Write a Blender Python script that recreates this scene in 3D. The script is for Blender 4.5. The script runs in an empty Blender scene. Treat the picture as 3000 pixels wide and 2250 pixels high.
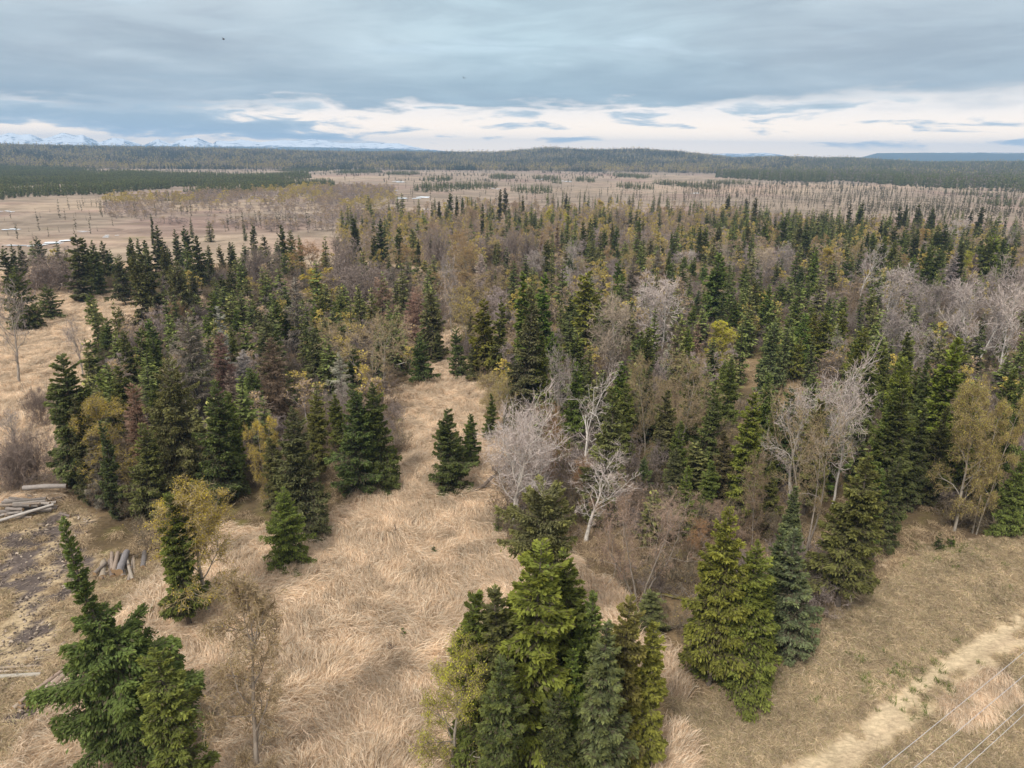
import bpy, math, random, bisect
import numpy as np
R=math.radians
sc=bpy.context.scene
# ------------------------------------------------------------------ camera
CAM_H=32.0; PITCH=R(17.6); ROLL=R(0.55)
cd=bpy.data.cameras.new('camera'); cam=bpy.data.objects.new('camera',cd); sc.collection.objects.link(cam)
cd.sensor_width=36; cd.lens=36*2113/3000; cd.clip_start=0.5; cd.clip_end=60000
fwv=np.array([0,math.cos(PITCH),-math.sin(PITCH)]); r0=np.array([1,0,0.]); u0=np.cross(r0,fwv)
rt=r0*math.cos(ROLL)+u0*math.sin(ROLL); upv=-r0*math.sin(ROLL)+u0*math.cos(ROLL)
from mathutils import Matrix, Vector
cam.matrix_world=Matrix(((rt[0],upv[0],-fwv[0],0),(rt[1],upv[1],-fwv[1],0),(rt[2],upv[2],-fwv[2],CAM_H),(0,0,0,1)))
sc.camera=cam
# ------------------------------------------------------------------ render set-up
sc.render.engine='CYCLES'
sc.view_settings.view_transform='Standard'; sc.view_settings.look='None'
sc.view_settings.exposure=1.10; sc.view_settings.gamma=1.0; sc.view_settings.use_curve_mapping=False
cy=sc.cycles
cy.max_bounces=5; cy.diffuse_bounces=3; cy.glossy_bounces=1; cy.transmission_bounces=2; cy.transparent_max_bounces=4; cy.volume_bounces=0
cy.use_denoising=True; cy.denoiser='OPENIMAGEDENOISE'; cy.denoising_input_passes='RGB_ALBEDO_NORMAL'; cy.denoising_prefilter='ACCURATE'
cy.caustics_reflective=False; cy.caustics_refractive=False
# ------------------------------------------------------------------ sun (overcast) and sky
SUN_EL=R(48); SUN_AZ=R(-150)      # azimuth from +Y towards +X
sl=bpy.data.lights.new('sun','SUN'); so=bpy.data.objects.new('sun',sl); sc.collection.objects.link(so)
sl.energy=1.5; sl.angle=R(12); sl.color=(1.0,0.95,0.87)
sd=Vector((math.sin(SUN_AZ)*math.cos(SUN_EL),math.cos(SUN_AZ)*math.cos(SUN_EL),math.sin(SUN_EL)))
so.rotation_euler=sd.to_track_quat('Z','Y').to_euler(); so.location=(0,0,60)

def nd(nt,typ,**kw):
    n=nt.nodes.new(typ)
    for k,v in kw.items():
        if k=='inp':
            for a,b in v.items():
                if hasattr(b,'is_output') : nt.links.new(b,n.inputs[a])
                else: n.inputs[a].default_value=b
        else: setattr(n,k,v)
    return n
def mth(nt,op,a,b=None,c=None,clamp=False):
    n=nt.nodes.new('ShaderNodeMath'); n.operation=op; n.use_clamp=clamp
    for i,v in enumerate((a,b,c)):
        if v is None: continue
        if hasattr(v,'is_output'): nt.links.new(v,n.inputs[i])
        else: n.inputs[i].default_value=v
    return n.outputs[0]
def mrange(nt,v,a,b,c=0.0,d=1.0,smooth=True):
    n=nt.nodes.new('ShaderNodeMapRange'); n.interpolation_type='SMOOTHSTEP' if smooth else 'LINEAR'; n.clamp=True
    nt.links.new(v,n.inputs[0]); 
    for i,x in enumerate((a,b,c,d)): 
        if hasattr(x,'is_output'): nt.links.new(x,n.inputs[i+1])
        else: n.inputs[i+1].default_value=x
    return n.outputs[0]
def mixc(nt,f,a,b,mode='MIX'):
    n=nt.nodes.new('ShaderNodeMix'); n.data_type='RGBA'; n.blend_type=mode; n.clamp_factor=True
    for i,v in ((0,f),(6,a),(7,b)):
        if hasattr(v,'is_output'): nt.links.new(v,n.inputs[i])
        elif i==0: n.inputs[0].default_value=v
        else: n.inputs[i].default_value=(*v,1) if len(v)==3 else v
    return n.outputs[2]
def noise(nt,vec,scale,detail=4,rough=.55,dist=0.0,dims='3D'):
    n=nt.nodes.new('ShaderNodeTexNoise'); n.noise_dimensions=dims
    n.inputs['Scale'].default_value=scale; n.inputs['Detail'].default_value=detail; n.inputs['Roughness'].default_value=rough; n.inputs['Distortion'].default_value=dist
    if vec is not None: nt.links.new(vec,n.inputs['Vector'])
    return n.outputs['Fac']
def comb(nt,x,y,z=0.0):
    n=nt.nodes.new('ShaderNodeCombineXYZ')
    for i,v in enumerate((x,y,z)):
        if hasattr(v,'is_output'): nt.links.new(v,n.inputs[i])
        else: n.inputs[i].default_value=v
    return n.outputs[0]

w=bpy.data.worlds.new('World'); sc.world=w; w.use_nodes=True
nt=w.node_tree; nt.nodes.clear()
out=nt.nodes.new('ShaderNodeOutputWorld')
sky=nt.nodes.new('ShaderNodeTexSky'); sky.sky_type='NISHITA'; sky.sun_disc=False
sky.sun_elevation=SUN_EL; sky.sun_rotation=SUN_AZ; sky.altitude=30; sky.air_density=1.0; sky.dust_density=1.5; sky.ozone_density=1.0
tc=nt.nodes.new('ShaderNodeTexCoord'); sep=nt.nodes.new('ShaderNodeSeparateXYZ'); nt.links.new(tc.outputs['Generated'],sep.inputs[0])
X,Y,Z=sep.outputs
az=mth(nt,'ARCTAN2',X,Y)
rr=mth(nt,'SQRT',mth(nt,'ADD',mth(nt,'MULTIPLY',X,X),mth(nt,'MULTIPLY',Y,Y)))
el=mth(nt,'ARCTAN2',Z,rr)          # elevation in radians
deg=mth(nt,'MULTIPLY',el,57.2958)
# cloud coordinates on a plane overhead: far clouds shrink towards the horizon
zc=mth(nt,'ADD',mth(nt,'MAXIMUM',Z,0.0),0.06)
px=mth(nt,'DIVIDE',X,zc); py=mth(nt,'DIVIDE',Y,zc)
pv=comb(nt,px,py,0.0)
big=noise(nt,pv,0.33,5,.5,0.3)
wisp=noise(nt,comb(nt,mth(nt,'ADD',px,7.0),mth(nt,'MULTIPLY',py,1.2),3.0),1.2,5,.55,0.5)
# small clouds of the clear band: wide flat shapes in azimuth / elevation
fc=comb(nt,mth(nt,'MULTIPLY',az,11.0),mth(nt,'MULTIPLY',el,62.0),1.7)
frag=noise(nt,fc,1.0,7,.56,0.25)
fc2=comb(nt,mth(nt,'MULTIPLY',az,3.2),mth(nt,'MULTIPLY',el,14.0),5.2)
mass=noise(nt,fc2,1.0,6,.5,0.2)
# lower edge of the deck, varying with azimuth (further down on the left)
left=mrange(nt,az,-0.62,-0.05,1.0,0.0)
rightf=mrange(nt,az,0.15,0.6,0.0,1.0)
edge=mth(nt,'ADD',mth(nt,'ADD',3.45,mth(nt,'MULTIPLY',left,-0.25)),mth(nt,'MULTIPLY',mth(nt,'SUBTRACT',mass,0.5),3.6))
edge=mth(nt,'ADD',edge,mth(nt,'MULTIPLY',mth(nt,'SUBTRACT',frag,0.5),3.2))
dk=mth(nt,'SUBTRACT',deg,edge)
deckw=mth(nt,'ADD',0.55,mth(nt,'MULTIPLY',rightf,1.3))
deck=mrange(nt,dk,mth(nt,'MULTIPLY',deckw,-0.4),deckw)
# a long dark roll low on the left
ga=mth(nt,'DIVIDE',mth(nt,'ADD',az,0.42),0.19); 
cen=mth(nt,'ADD',1.95,mth(nt,'MULTIPLY',mth(nt,'ADD',az,0.42),-1.6))
ge=mth(nt,'DIVIDE',mth(nt,'SUBTRACT',deg,cen),0.85)
gauss=mth(nt,'EXPONENT',mth(nt,'MULTIPLY',mth(nt,'ADD',mth(nt,'MULTIPLY',ga,ga),mth(nt,'MULTIPLY',ge,ge)),-1.0))
bandm=mth(nt,'MULTIPLY',mrange(nt,deg,0.35,1.1),mrange(nt,deg,3.2,4.6,1.0,0.0))
fr=mth(nt,'ADD',frag,mth(nt,'MULTIPLY',gauss,0.40))
fr=mth(nt,'ADD',fr,mth(nt,'MULTIPLY',mth(nt,'SUBTRACT',mass,0.5),0.15))
smallc=mth(nt,'MULTIPLY',mrange(nt,fr,0.525,0.635),bandm)
# colours
tone=mrange(nt,big,0.36,0.64)
deckc=mixc(nt,tone,(0.37,0.43,0.475),(0.57,0.63,0.66))
teal=mrange(nt,mth(nt,'ABSOLUTE',mth(nt,'SUBTRACT',az,0.02)),0.0,0.42,0.55,0.0)
deckc=mixc(nt,teal,deckc,(0.40,0.56,0.62))
deckc=mixc(nt,mth(nt,'MULTIPLY',mrange(nt,wisp,0.52,0.78),0.5),deckc,(0.58,0.70,0.77))
tx=noise(nt,comb(nt,mth(nt,'MULTIPLY',az,4.5),mth(nt,'MULTIPLY',el,26.0),8.4),1.0,7,.6,0.6)
kx=mrange(nt,tx,0.33,0.68,0.84,1.10)
deckc=mixc(nt,1.0,deckc,comb(nt,kx,kx,mth(nt,'POWER',kx,0.9)),'MULTIPLY')
low=mrange(nt,dk,0.0,4.0,0.80,0.0)
deckc=mixc(nt,mth(nt,'MULTIPLY',low,mrange(nt,wisp,0.3,0.7,0.6,1.0)),deckc,(0.225,0.30,0.365))
op1=mth(nt,'DIVIDE',mth(nt,'SUBTRACT',az,0.035),0.035); op2=mth(nt,'DIVIDE',mth(nt,'SUBTRACT',deg,6.5),0.5)
opn=mth(nt,'MULTIPLY',mth(nt,'EXPONENT',mth(nt,'MULTIPLY',mth(nt,'ADD',mth(nt,'MULTIPLY',op1,op1),mth(nt,'MULTIPLY',op2,op2)),-1.0)),mrange(nt,frag,0.35,0.65,0.1,0.75))
deckc=mixc(nt,opn,deckc,(0.72,0.86,0.90))
# the overcast sky grows brighter towards the zenith
deckc=mixc(nt,1.0,deckc,comb(nt,*[mth(nt,'ADD',1.0,mth(nt,'MULTIPLY',mrange(nt,deg,10.0,80.0,0.0,1.0),ZEN)) for ZEN in (2.5,1.9,1.55)]),'MULTIPLY')
band=mixc(nt,mrange(nt,deg,0.0,3.5),(2.55,1.85,1.10),(1.10,0.97,0.85))
smallcol=mixc(nt,mrange(nt,fr,0.58,0.78),(0.58,0.63,0.65),(0.33,0.42,0.48))
col=mixc(nt,smallc,band,smallcol)
col=mixc(nt,deck,col,deckc)
below=mrange(nt,deg,-1.5,-0.2,0.0,1.0)
col=mixc(nt,below,(0.16,0.14,0.12),col)
bgc=nt.nodes.new('ShaderNodeBackground'); nt.links.new(col,bgc.inputs[0]); bgc.inputs[1].default_value=0.60
bgs=nt.nodes.new('ShaderNodeBackground'); nt.links.new(sky.outputs[0],bgs.inputs[0]); bgs.inputs[1].default_value=0.05
ad=nt.nodes.new('ShaderNodeMixShader'); ad.inputs[0].default_value=0.92
nt.links.new(bgs.outputs[0],ad.inputs[1]); nt.links.new(bgc.outputs[0],ad.inputs[2]); nt.links.new(ad.outputs[0],out.inputs[0])
w.cycles.sampling_method='MANUAL'; w.cycles.sample_map_resolution=512

# ------------------------------------------------------------------ data (surveyed positions in metres, camera foot at the origin)
# kind, x, y, height, radius, tint, label
TREES = [
('S',-0.4,27.6,10.6,1.28,'d','dark full spruce in the front left of the bottom clump'),
('S',2.2,28.1,8.2,1.31,'d','lowest spruce of the bottom clump, in front, its top below the others'),
('S',-16.3,28.2,10.3,1.50,'g','dense green spruce cut by the bottom edge, right of the lopsided broad-skirted spruce'),
('S',4.4,29.2,11.3,1.57,'o','grey-green spruce with bare grey inner twigs at the front of the bottom clump'),
('A',-13.2,29.5,12.3,2.03,'t','sparse tan budding birch with a pale trunk at the bottom edge of the meadow'),
('B',-3.0,29.7,10.1,1.69,'yg','yellow-green budding birch with several pale stems beside the big spruce clump at the bottom'),
('S',0.0,29.7,12.7,1.34,'d','dark spruce between the leftmost and the tallest of the bottom clump'),
('S',0.9,29.7,15.0,2.12,'yg','tallest bright-tipped spruce of the big clump at the bottom edge'),
('S',3.2,29.7,9.3,1.23,'g','low spruce at the front centre of the bottom clump with an upright leader'),
('S',-1.4,30.2,12.2,1.49,'g','leftmost spruce of the big clump at the bottom edge, next to the yellow-green birch'),
('S',-0.6,30.6,10.5,0.78,'yg','slim bright spruce pole just right of the leftmost one in the bottom clump'),
('A',1.6,30.8,4.5,0.56,'o','small rust-brown twiggy shrub glimpsed inside the bottom spruce clump'),
('S',3.7,30.9,10.0,0.79,'g','slim spire in the middle front of the bottom clump, mid-green'),
('S',5.5,30.9,11.5,1.26,'yo','yellowish thinning spruce with brown patches in the right half of the bottom clump'),
('S',6.3,30.9,9.0,0.81,'yg','slim bright spire second from the right end of the bottom clump'),
('S',4.1,31.5,11.5,0.96,'g','narrow spruce in the middle of the bottom clump with a yellowish pointed tip'),
('S',7.3,31.6,9.3,0.97,'yg','rightmost leaning spruce of the big clump at the bottom edge'),
('S',2.6,32.0,10.0,0.78,'b','slim blue-green spire right of the tallest spruce in the bottom clump'),
('S',3.1,32.0,13.3,1.42,'g','second-tallest spruce of the bottom clump, just right of the round broken-topped one'),
('S2',-20.5,32.1,15.1,2.66,'dg','lopsided dark spruce, crooked thin spire over a broad skirt, in front of the log piles'),
('S',0.5,33.3,10.8,0.58,'g','slim spire close left of the tallest spruce in the bottom clump'),
('S',1.8,34.6,10.9,0.70,'g','thin spruce leader right behind the tallest spruce of the bottom clump'),
('S',14.4,37.7,10.7,1.94,'yg','yellow-green spruce leaning against the taller bright spruce, right of the fallen mossy log'),
('S',12.6,37.9,13.0,2.04,'yg','tall bright yellow-green spruce, brown shrub behind its tip, right of the fallen mossy log'),
('S',15.8,38.2,7.8,0.82,'g','slim green spruce squeezed between the bright pair and the blue-green twins'),
('S',12.4,39.0,9.0,0.83,'g','slim green spruce hugging the left side of the tall bright yellow-green one'),
('SB',2.3,40.9,11.7,2.06,'do','round broken-topped spruce with knobbly tufts in front of the bare pink-grey poplar'),
('S',18.5,41.0,9.8,1.44,'b','right half of the twin blue-green spruce pair at the edge of the mown strip'),
('S',17.7,42.1,9.3,1.06,'b','left half of the twin blue-green spruce pair at the edge of the mown strip'),
('S',-22.3,43.0,10.6,1.44,'g','ragged half-bare green spruce entwined with the yellow-topped birch beside the meadow'),
('S',10.0,43.9,3.0,1.36,'o','low dark bushy spruce under the multi-stemmed pink-brown birch'),
('B',-21.7,44.4,10.9,2.46,'y','yellow-topped birch with purple twigs sharing its spot with a ragged spruce'),
('S',24.5,46.4,12.6,2.35,'go','broad light green spruce with drooping grey lower boughs above the mown strip'),
('AM',9.6,46.6,7.9,2.84,'p','multi-stemmed pink-brown birch with pale spreading trunks beside the fallen mossy log'),
('A',8.8,48.9,8.1,1.34,'p','upper pink-brown twiggy birch behind the multi-stemmed one in the small gap'),
('S',22.0,50.6,8.2,0.83,'b','thin grey-green spruce directly behind the twin blue-green pair'),
('S',-17.9,51.2,7.2,1.82,'g','short dense cone-shaped green spruce at the left edge of the matted meadow'),
('A',15.0,52.5,3.1,1.02,'r','rusty orange-twigged birch, near rim of the wood, centre of the view'),
('S',28.1,52.8,10.4,0.83,'yg','narrow bright yellow-green spruce, near rim of the wood, right part of the view'),
('S',29.5,52.8,9.2,0.74,'g','second narrow mid-green spruce from the left, near rim of the wood, right part'),
('A',17.8,53.5,5.3,1.22,'p','pinkish twiggy shrub crown peeping behind the bright yellow-green spruce tip'),
('AM',25.2,54.5,11.5,2.93,'t','tan budding birch with upswept limbs in front of the large bare white poplar'),
('A',20.7,54.8,7.3,1.24,'rb','brown-twigged upright birch right of the bright shaggy spruce'),
('S',31.7,55.1,8.8,1.41,'d','tall dark narrow spruce at the wood edge right of the broad drooping one'),
('A',13.4,55.4,3.3,1.17,'p','second pinkish twiggy birch from the left, near rim of the wood, centre'),
('P',6.5,55.7,6.6,2.92,'w','low spreading bare poplar right of the big pink-grey one, over rusty twigs'),
('S',14.9,56.2,7.1,0.88,'g','fourth mid-green spruce from the left, near rim of the wood, centre'),
('P',0.6,56.8,12.0,4.01,'w','big bare pink-grey poplar crown beside the meadow, left of the twisted white tree'),
('S',-18.3,56.8,11.8,2.14,'do','wide dark olive spruce behind the short dense cone spruce'),
('S',22.7,57.1,7.2,0.89,'g','third mid-green spruce from the left, near rim of the wood, right part'),
('S',44.2,57.5,8.0,1.31,'g','eleventh mid-green spruce from the left, near rim of the wood, right part'),
('B',41.5,57.6,13.9,1.44,'to','tall golden budding birch with pale trunk, right of the two at the right edge'),
('B',39.8,57.8,14.2,1.80,'to','tall tan budding birch with pale trunk, left of the two at the right edge'),
('P',2.5,58.0,10.2,3.20,'w','bare poplar tangled into the right side of the big pink-grey crown'),
('A',7.0,58.1,5.5,1.21,'r','rust-orange twiggy willow low under the twisted white poplar'),
('A',11.1,58.2,3.6,1.22,'p','leftmost pinkish twiggy birch, near rim of the wood, centre of the view'),
('S',17.5,58.3,6.7,1.01,'g','sixth mid-green spruce from the left, near rim of the wood, centre'),
('S',8.5,58.5,13.5,1.70,'go','tall light green spruce directly behind the twisted white poplar'),
('S',-35.7,59.0,9.8,0.74,'d','thin mossy spruce pole in front of the orange-yellow birch'),
('S',20.4,59.4,5.7,0.87,'b','blue-green spruce, near rim of the wood, right part of the view'),
('S',-32.5,59.4,9.2,1.78,'go','olive green spruce in front of the dead pinkish grey one'),
('S',-21.2,59.6,8.0,1.20,'do','dull dark olive spruce, near rim of the wood, left part of the view'),
('S',34.2,59.8,13.1,1.34,'dg','third dark green spruce from the left, near rim of the wood, right part'),
('S',20.9,59.8,12.7,1.74,'yg','bright green shaggy spruce left of the front white poplar, in the right wood'),
('S',43.4,59.9,11.7,1.36,'dg','fourth dark green spruce from the left, near rim of the wood, right part'),
('S',19.2,60.1,8.8,1.12,'do','second dull dark olive spruce from the left, near rim of the wood, centre'),
('D',-38.2,60.9,8.1,0.91,'g','dead grey spruce in front of the orange-yellow birch, pale trunk bare at its foot'),
('S',27.3,60.9,11.8,1.26,'go','light olive green spruce, near rim of the wood, right part of the view'),
('S',33.3,61.0,13.1,1.51,'g','long slender spruce column near the front of the right wood'),
('B',-22.4,61.2,9.9,1.45,'y','golden budding birch left of the olive spruces at the middle of the left wood'),
('A',3.5,61.3,8.6,1.37,'r','rust-orange twiggy willow filling the gap between the two bare poplars'),
('S',15.2,61.5,6.6,1.17,'o','third grey-olive spruce from the left, near rim of the wood, centre'),
('S',-39.6,61.5,11.0,0.92,'d','slender spruce with a leaning bare trunk, hard against the big dark one'),
('PT',7.0,61.8,10.6,2.96,'w','twisted bare white poplar with a broken snag, in the middle of the right wood edge'),
('B',-37.7,62.2,10.6,2.16,'y','orange-yellow birch crown between the big dark spruce and the dead grey spruces'),
('S',37.7,62.4,10.7,1.24,'d','leftmost dark spruce, near rim of the wood, right part of the view'),
('S',-27.2,62.5,12.4,2.16,'dg','dark green spruce right of the wide olive one'),
('P',27.1,62.9,13.5,3.52,'w','large bare white poplar crown in the middle of the right wood'),
('P',31.1,63.0,11.3,1.82,'w','smaller bare poplar leaning out right of the large white one'),
('S',40.1,63.2,10.5,1.25,'d','second dark spruce from the left, near rim of the wood, right part'),
('S',42.7,63.3,12.2,1.30,'g','eighth mid-green spruce from the left, near rim of the wood, right part'),
('S',15.7,63.5,8.5,1.11,'g','third mid-green spruce from the left, near rim of the wood, centre'),
('S',-41.5,63.6,14.4,2.19,'dg','big dark spruce with a bare lower trunk, standing just above the big log pile'),
('D',-35.2,63.7,11.9,1.49,'p','dead pinkish grey spruce between the orange-yellow birch and the wide olive spruce'),
('S',-31.8,63.8,14.3,3.14,'o','wide olive spruce with lichen-grey boughs, the broadest of the left wood'),
('S',12.8,63.8,4.6,1.04,'b','small blue-green cone spruce standing in a tan gap right of the twisted white poplar'),
('W',-48.5,64.1,3.7,1.77,'v','low tangled willow thicket at the left edge behind the big log pile'),
('S',-6.3,64.7,9.3,1.89,'dg','lone open-branched spruce in the middle of the grassy corridor'),
('S',-14.8,64.7,11.5,2.07,'dg','broad full spruce, the front left one of the pair on the corridor edge'),
('W',-47.3,64.9,4.8,2.11,'v','dark tangled willow thicket behind the big log pile'),
('S',30.6,65.3,12.3,1.27,'g','fourth mid-green spruce from the left, near rim of the wood, right part'),
('S',25.5,65.3,7.2,0.67,'g','leftmost narrow mid-green spruce, near rim of the wood, right part of the view'),
('S',-27.2,65.3,10.4,1.29,'g','second mid-green spruce from the left, near rim of the wood, left part'),
('S',27.2,66.0,11.2,1.28,'dg','second dark green spruce from the left, near rim of the wood, right part'),
('S',41.5,66.1,16.2,1.61,'yg','tall full bright green spruce before the poplar grove'),
('S',-13.2,66.4,11.3,1.96,'dg','tall broad spruce, the right one of the pair on the corridor edge'),
('S',26.4,67.3,9.6,0.99,'dg','leftmost dark green spruce, near rim of the wood, right part of the view'),
('S',19.9,67.4,10.8,1.31,'go','light olive green spruce, near rim of the wood, centre of the view'),
('S',-19.8,67.4,9.4,1.25,'yo','yellow-topped thinning spruce left of the pair on the corridor edge'),
('S',40.7,67.6,13.8,0.69,'go','narrow light olive green spruce, near rim of the wood, right part of the view'),
('S',50.2,67.8,11.5,1.25,'g','tenth mid-green spruce from the left, near rim of the wood, right part'),
('P',-50.9,68.7,6.6,1.70,'v','bare open-branched tree at the left picture edge behind the log pile'),
('S',-5.6,68.9,5.3,1.19,'dg','broad dark green spruce, near rim of the wood, centre of the view'),
('S',15.6,68.9,9.9,1.26,'o','second grey-olive spruce from the left, near rim of the wood, centre'),
('S',26.1,69.2,11.6,1.26,'g','second mid-green spruce from the left, near rim of the wood, right part'),
('S',11.5,70.1,10.1,1.28,'g','second mid-green spruce from the left, near rim of the wood, centre'),
('S',4.7,70.3,6.1,0.95,'yg','bright green spruce half hidden by the bare white poplar branches'),
('A',14.3,70.5,10.5,1.54,'t','slender tan budding birch with a thin pale trunk behind the small blue-green spruce'),
('S',-4.3,70.6,6.5,1.08,'dg','dark spruce tucked behind the lone corridor spruce, beside the leaning dead trunk'),
('S',40.0,71.2,12.9,1.44,'yg','bright yellow-green spruce, near rim of the wood, right part of the view'),
('A',18.3,72.0,9.9,2.78,'t','wide tan budding birch with crooked grey limbs in the right wood'),
('P',5.2,73.3,11.4,1.84,'v','small bare purple-grey poplar above the bare pink-grey poplar'),
('S',-18.9,73.3,7.6,1.40,'g','bluish green spruce behind the pair on the corridor edge'),
('S',11.2,73.4,11.4,1.23,'g','leftmost mid-green spruce, near rim of the wood, centre of the view'),
('A',17.2,74.2,9.6,1.27,'t','leftmost tan budding birch, near rim of the wood, centre of the view'),
('A',23.2,74.3,6.2,2.37,'t','second tan budding birch from the left, near rim of the wood, centre'),
('D',-30.4,74.4,9.6,1.00,'g','grey dead spruce, near rim of the wood, left part of the view'),
('S',9.8,75.1,9.8,1.29,'o','leftmost grey-olive spruce, near rim of the wood, centre of the view'),
('S',19.6,75.3,10.8,1.37,'g','fifth mid-green spruce from the left, near rim of the wood, centre'),
('S',7.0,75.5,10.8,1.39,'g','dark green spruce just above the twisted white poplar'),
('S',39.2,75.8,12.4,1.52,'g','sixth mid-green spruce from the left, near rim of the wood, right part'),
('S',39.6,76.1,8.7,1.30,'g','fifth mid-green spruce from the left, near rim of the wood, right part'),
('S',55.4,76.5,10.4,1.21,'g','ninth mid-green spruce from the left, near rim of the wood, right part'),
('S',-43.9,77.0,9.4,1.40,'dg','dark green spruce, near rim of the wood, left part of the view'),
('S',-40.8,77.6,7.6,0.85,'g','leftmost mid-green spruce, near rim of the wood, left part of the view'),
('S',15.4,78.3,9.5,1.26,'do','leftmost dull dark olive spruce, near rim of the wood, centre of the view'),
('S',25.0,78.5,10.6,1.34,'g','leftmost mid-green spruce, near rim of the wood, right part of the view'),
('S',-2.4,79.0,6.0,0.79,'g','small dark spruce above the pink-grey poplar at the meadow edge'),
('S',46.2,79.3,9.5,1.38,'g','seventh mid-green spruce from the left, near rim of the wood, right part'),
('S',-29.9,79.4,8.5,1.73,'dg','dark fine-needled spruce in front of the pale crooked snag'),
('S',-0.8,79.8,4.5,0.40,'o','narrow grey-olive spruce, near rim of the wood, centre of the view'),
('S',0.2,79.8,4.8,0.47,'g','narrow mid-green spruce, near rim of the wood, centre of the view'),
('D',-36.9,80.3,14.6,2.89,'g','large dead grey spruce with bare wispy boughs in the left wood'),
('W',-56.7,81.4,4.0,1.39,'v','mauve-grey willow thicket, middle of the wood, left part of the view'),
('A',-2.4,81.6,6.0,1.77,'y','tan-yellow budding shrub at the meadow edge by the small dark spruce'),
('S',-47.7,81.6,8.3,1.48,'g','mid-green spruce, middle of the wood, left part of the view'),
('S',5.6,82.4,10.8,1.40,'g','leftmost mid-green spruce, middle of the wood, right of centre of the view'),
('D',-29.3,84.4,11.0,2.33,'b','large brown dying spruce in the middle of the left wood'),
('S',47.8,84.7,12.3,1.22,'yo','olive-topped leaning spruce before the poplar grove'),
('S',-31.9,84.9,6.7,1.80,'dg','leftmost broad dark green spruce, middle of the wood, left of centre of the view'),
('S',1.9,85.2,17.2,1.93,'bo','tall shaggy grey-green spruce draped with lichen right of the corridor'),
('S',-51.2,85.6,6.1,1.24,'g','broad mid-green spruce, middle of the wood, left part of the view'),
('A',-3.0,85.7,4.8,2.07,'y','second yellow-tipped budding birch from the left, middle of the wood, right of centre'),
('S',3.7,85.9,11.1,1.37,'yg','bright yellow-green spruce, middle of the wood, right of centre of the view'),
('D',-36.1,86.0,11.2,1.65,'p','dead brown-pink spruce right of the large dead grey one'),
('D',-33.4,86.1,8.9,1.34,'w','pale crooked dead snag with drooping white branches in the left wood'),
('S',46.5,87.1,10.2,1.04,'g','sixth mid-green spruce from the left, middle of the wood, right part'),
('S',15.7,89.9,10.7,1.33,'dg','third dark green spruce from the left, middle of the wood, right of centre'),
('S',27.8,90.3,7.0,1.26,'g','spruce directly below the bright yellow birch'),
('S',-29.2,90.6,4.8,1.20,'dg','second broad dark green spruce from the left, middle of the wood, left of centre'),
('S',-46.5,90.8,9.9,1.08,'dg','fourth dark green spruce from the left, middle of the wood, left part'),
('S',45.5,90.8,11.4,1.62,'yg','thick yellow-green spruce column in front of the poplar grove'),
('AM',-17.5,91.0,10.8,3.80,'t','large tan rounded birch with white limbs left of the grassy corridor'),
('S',8.8,91.3,10.8,1.44,'dg','second dark green spruce from the left, middle of the wood, right of centre'),
('D',-22.9,91.5,7.5,1.71,'w','silver-white dead spruce in front of the large tan birch'),
('S',-56.5,93.2,8.1,1.67,'dg','open-branched dark spruce with gaps, left rim of the left wood'),
('S',-49.4,93.4,10.1,1.56,'dg','second dark green spruce from the left, middle of the wood, left part'),
('S',45.8,93.5,9.3,1.00,'g','fifth mid-green spruce from the left, middle of the wood, right part'),
('S',-32.8,93.9,11.7,1.74,'o','grey-olive spruce, middle of the wood, left of centre of the view'),
('D',-45.9,94.3,8.4,1.35,'g','grey dead spruce, middle of the wood, left part of the view'),
('S',-21.6,94.3,7.5,1.53,'dg','dark spruce just right of the silver-white dead one'),
('D',-39.1,94.5,12.5,1.12,'w','pale dead spruce, middle of the wood, left of centre of the view'),
('S',-0.6,94.9,5.2,1.36,'g','leftmost broad mid-green spruce, middle of the wood, right of centre of the view'),
('S',17.6,95.5,9.4,0.79,'g','third narrow mid-green spruce from the left, middle of the wood, right of centre'),
('S',35.7,96.0,11.1,1.82,'b','blue-green open-boughed spruce left of the large bare white poplar crown'),
('S',-27.3,96.3,9.7,1.83,'do','dull dark olive spruce, middle of the wood, left of centre of the view'),
('P',13.5,97.5,12.6,3.46,'t','bare pinkish brown round-crowned poplar left of the white one'),
('S',-50.4,97.8,9.9,1.28,'dg','third dark green spruce from the left, middle of the wood, left part'),
('P',56.5,98.1,8.2,2.33,'v','third mauve-grey bare poplar from the left, middle of the wood, right part'),
('P',-70.6,98.4,11.6,2.79,'v','bare brown-grey tree with a thick trunk at the left picture edge'),
('S',19.2,98.5,9.4,0.98,'g','second mid-green spruce from the left, middle of the wood, right of centre'),
('D',22.0,98.6,7.3,0.98,'w','pale dead spruce, middle of the wood, right of centre of the view'),
('S',-55.0,99.2,8.3,1.41,'dg','leftmost dark green spruce, middle of the wood, left part of the view'),
('S',1.6,99.5,17.2,1.12,'g','second narrow mid-green spruce from the left, middle of the wood, right of centre'),
('S',-13.2,99.8,8.1,1.94,'dg','layered dark green spruce on the left side of the grassy corridor'),
('S',20.9,100.1,5.2,0.76,'dg','fourth dark green spruce from the left, middle of the wood, right of centre'),
('S',-1.8,100.1,13.1,1.13,'g','leftmost narrow mid-green spruce, middle of the wood, right of centre of the view'),
('S',24.9,100.2,9.3,1.61,'yg','yellow-green spruce between the pink dead spruce and the brown poplar'),
('P',-62.7,100.6,7.4,1.79,'v','leaning bare grey tree in the left grassy clearing'),
('S',5.9,101.2,7.9,1.68,'g','second broad mid-green spruce from the left, middle of the wood, right of centre'),
('P',61.5,101.3,8.5,2.64,'v','fifth mauve-grey bare poplar from the left, middle of the wood, right part'),
('P',71.4,101.6,11.9,2.88,'w','whitish bare poplar, middle of the wood, right part of the view'),
('S',-4.1,101.7,12.8,1.80,'yg','bright-topped spruce on the right side of the corridor neck'),
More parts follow.
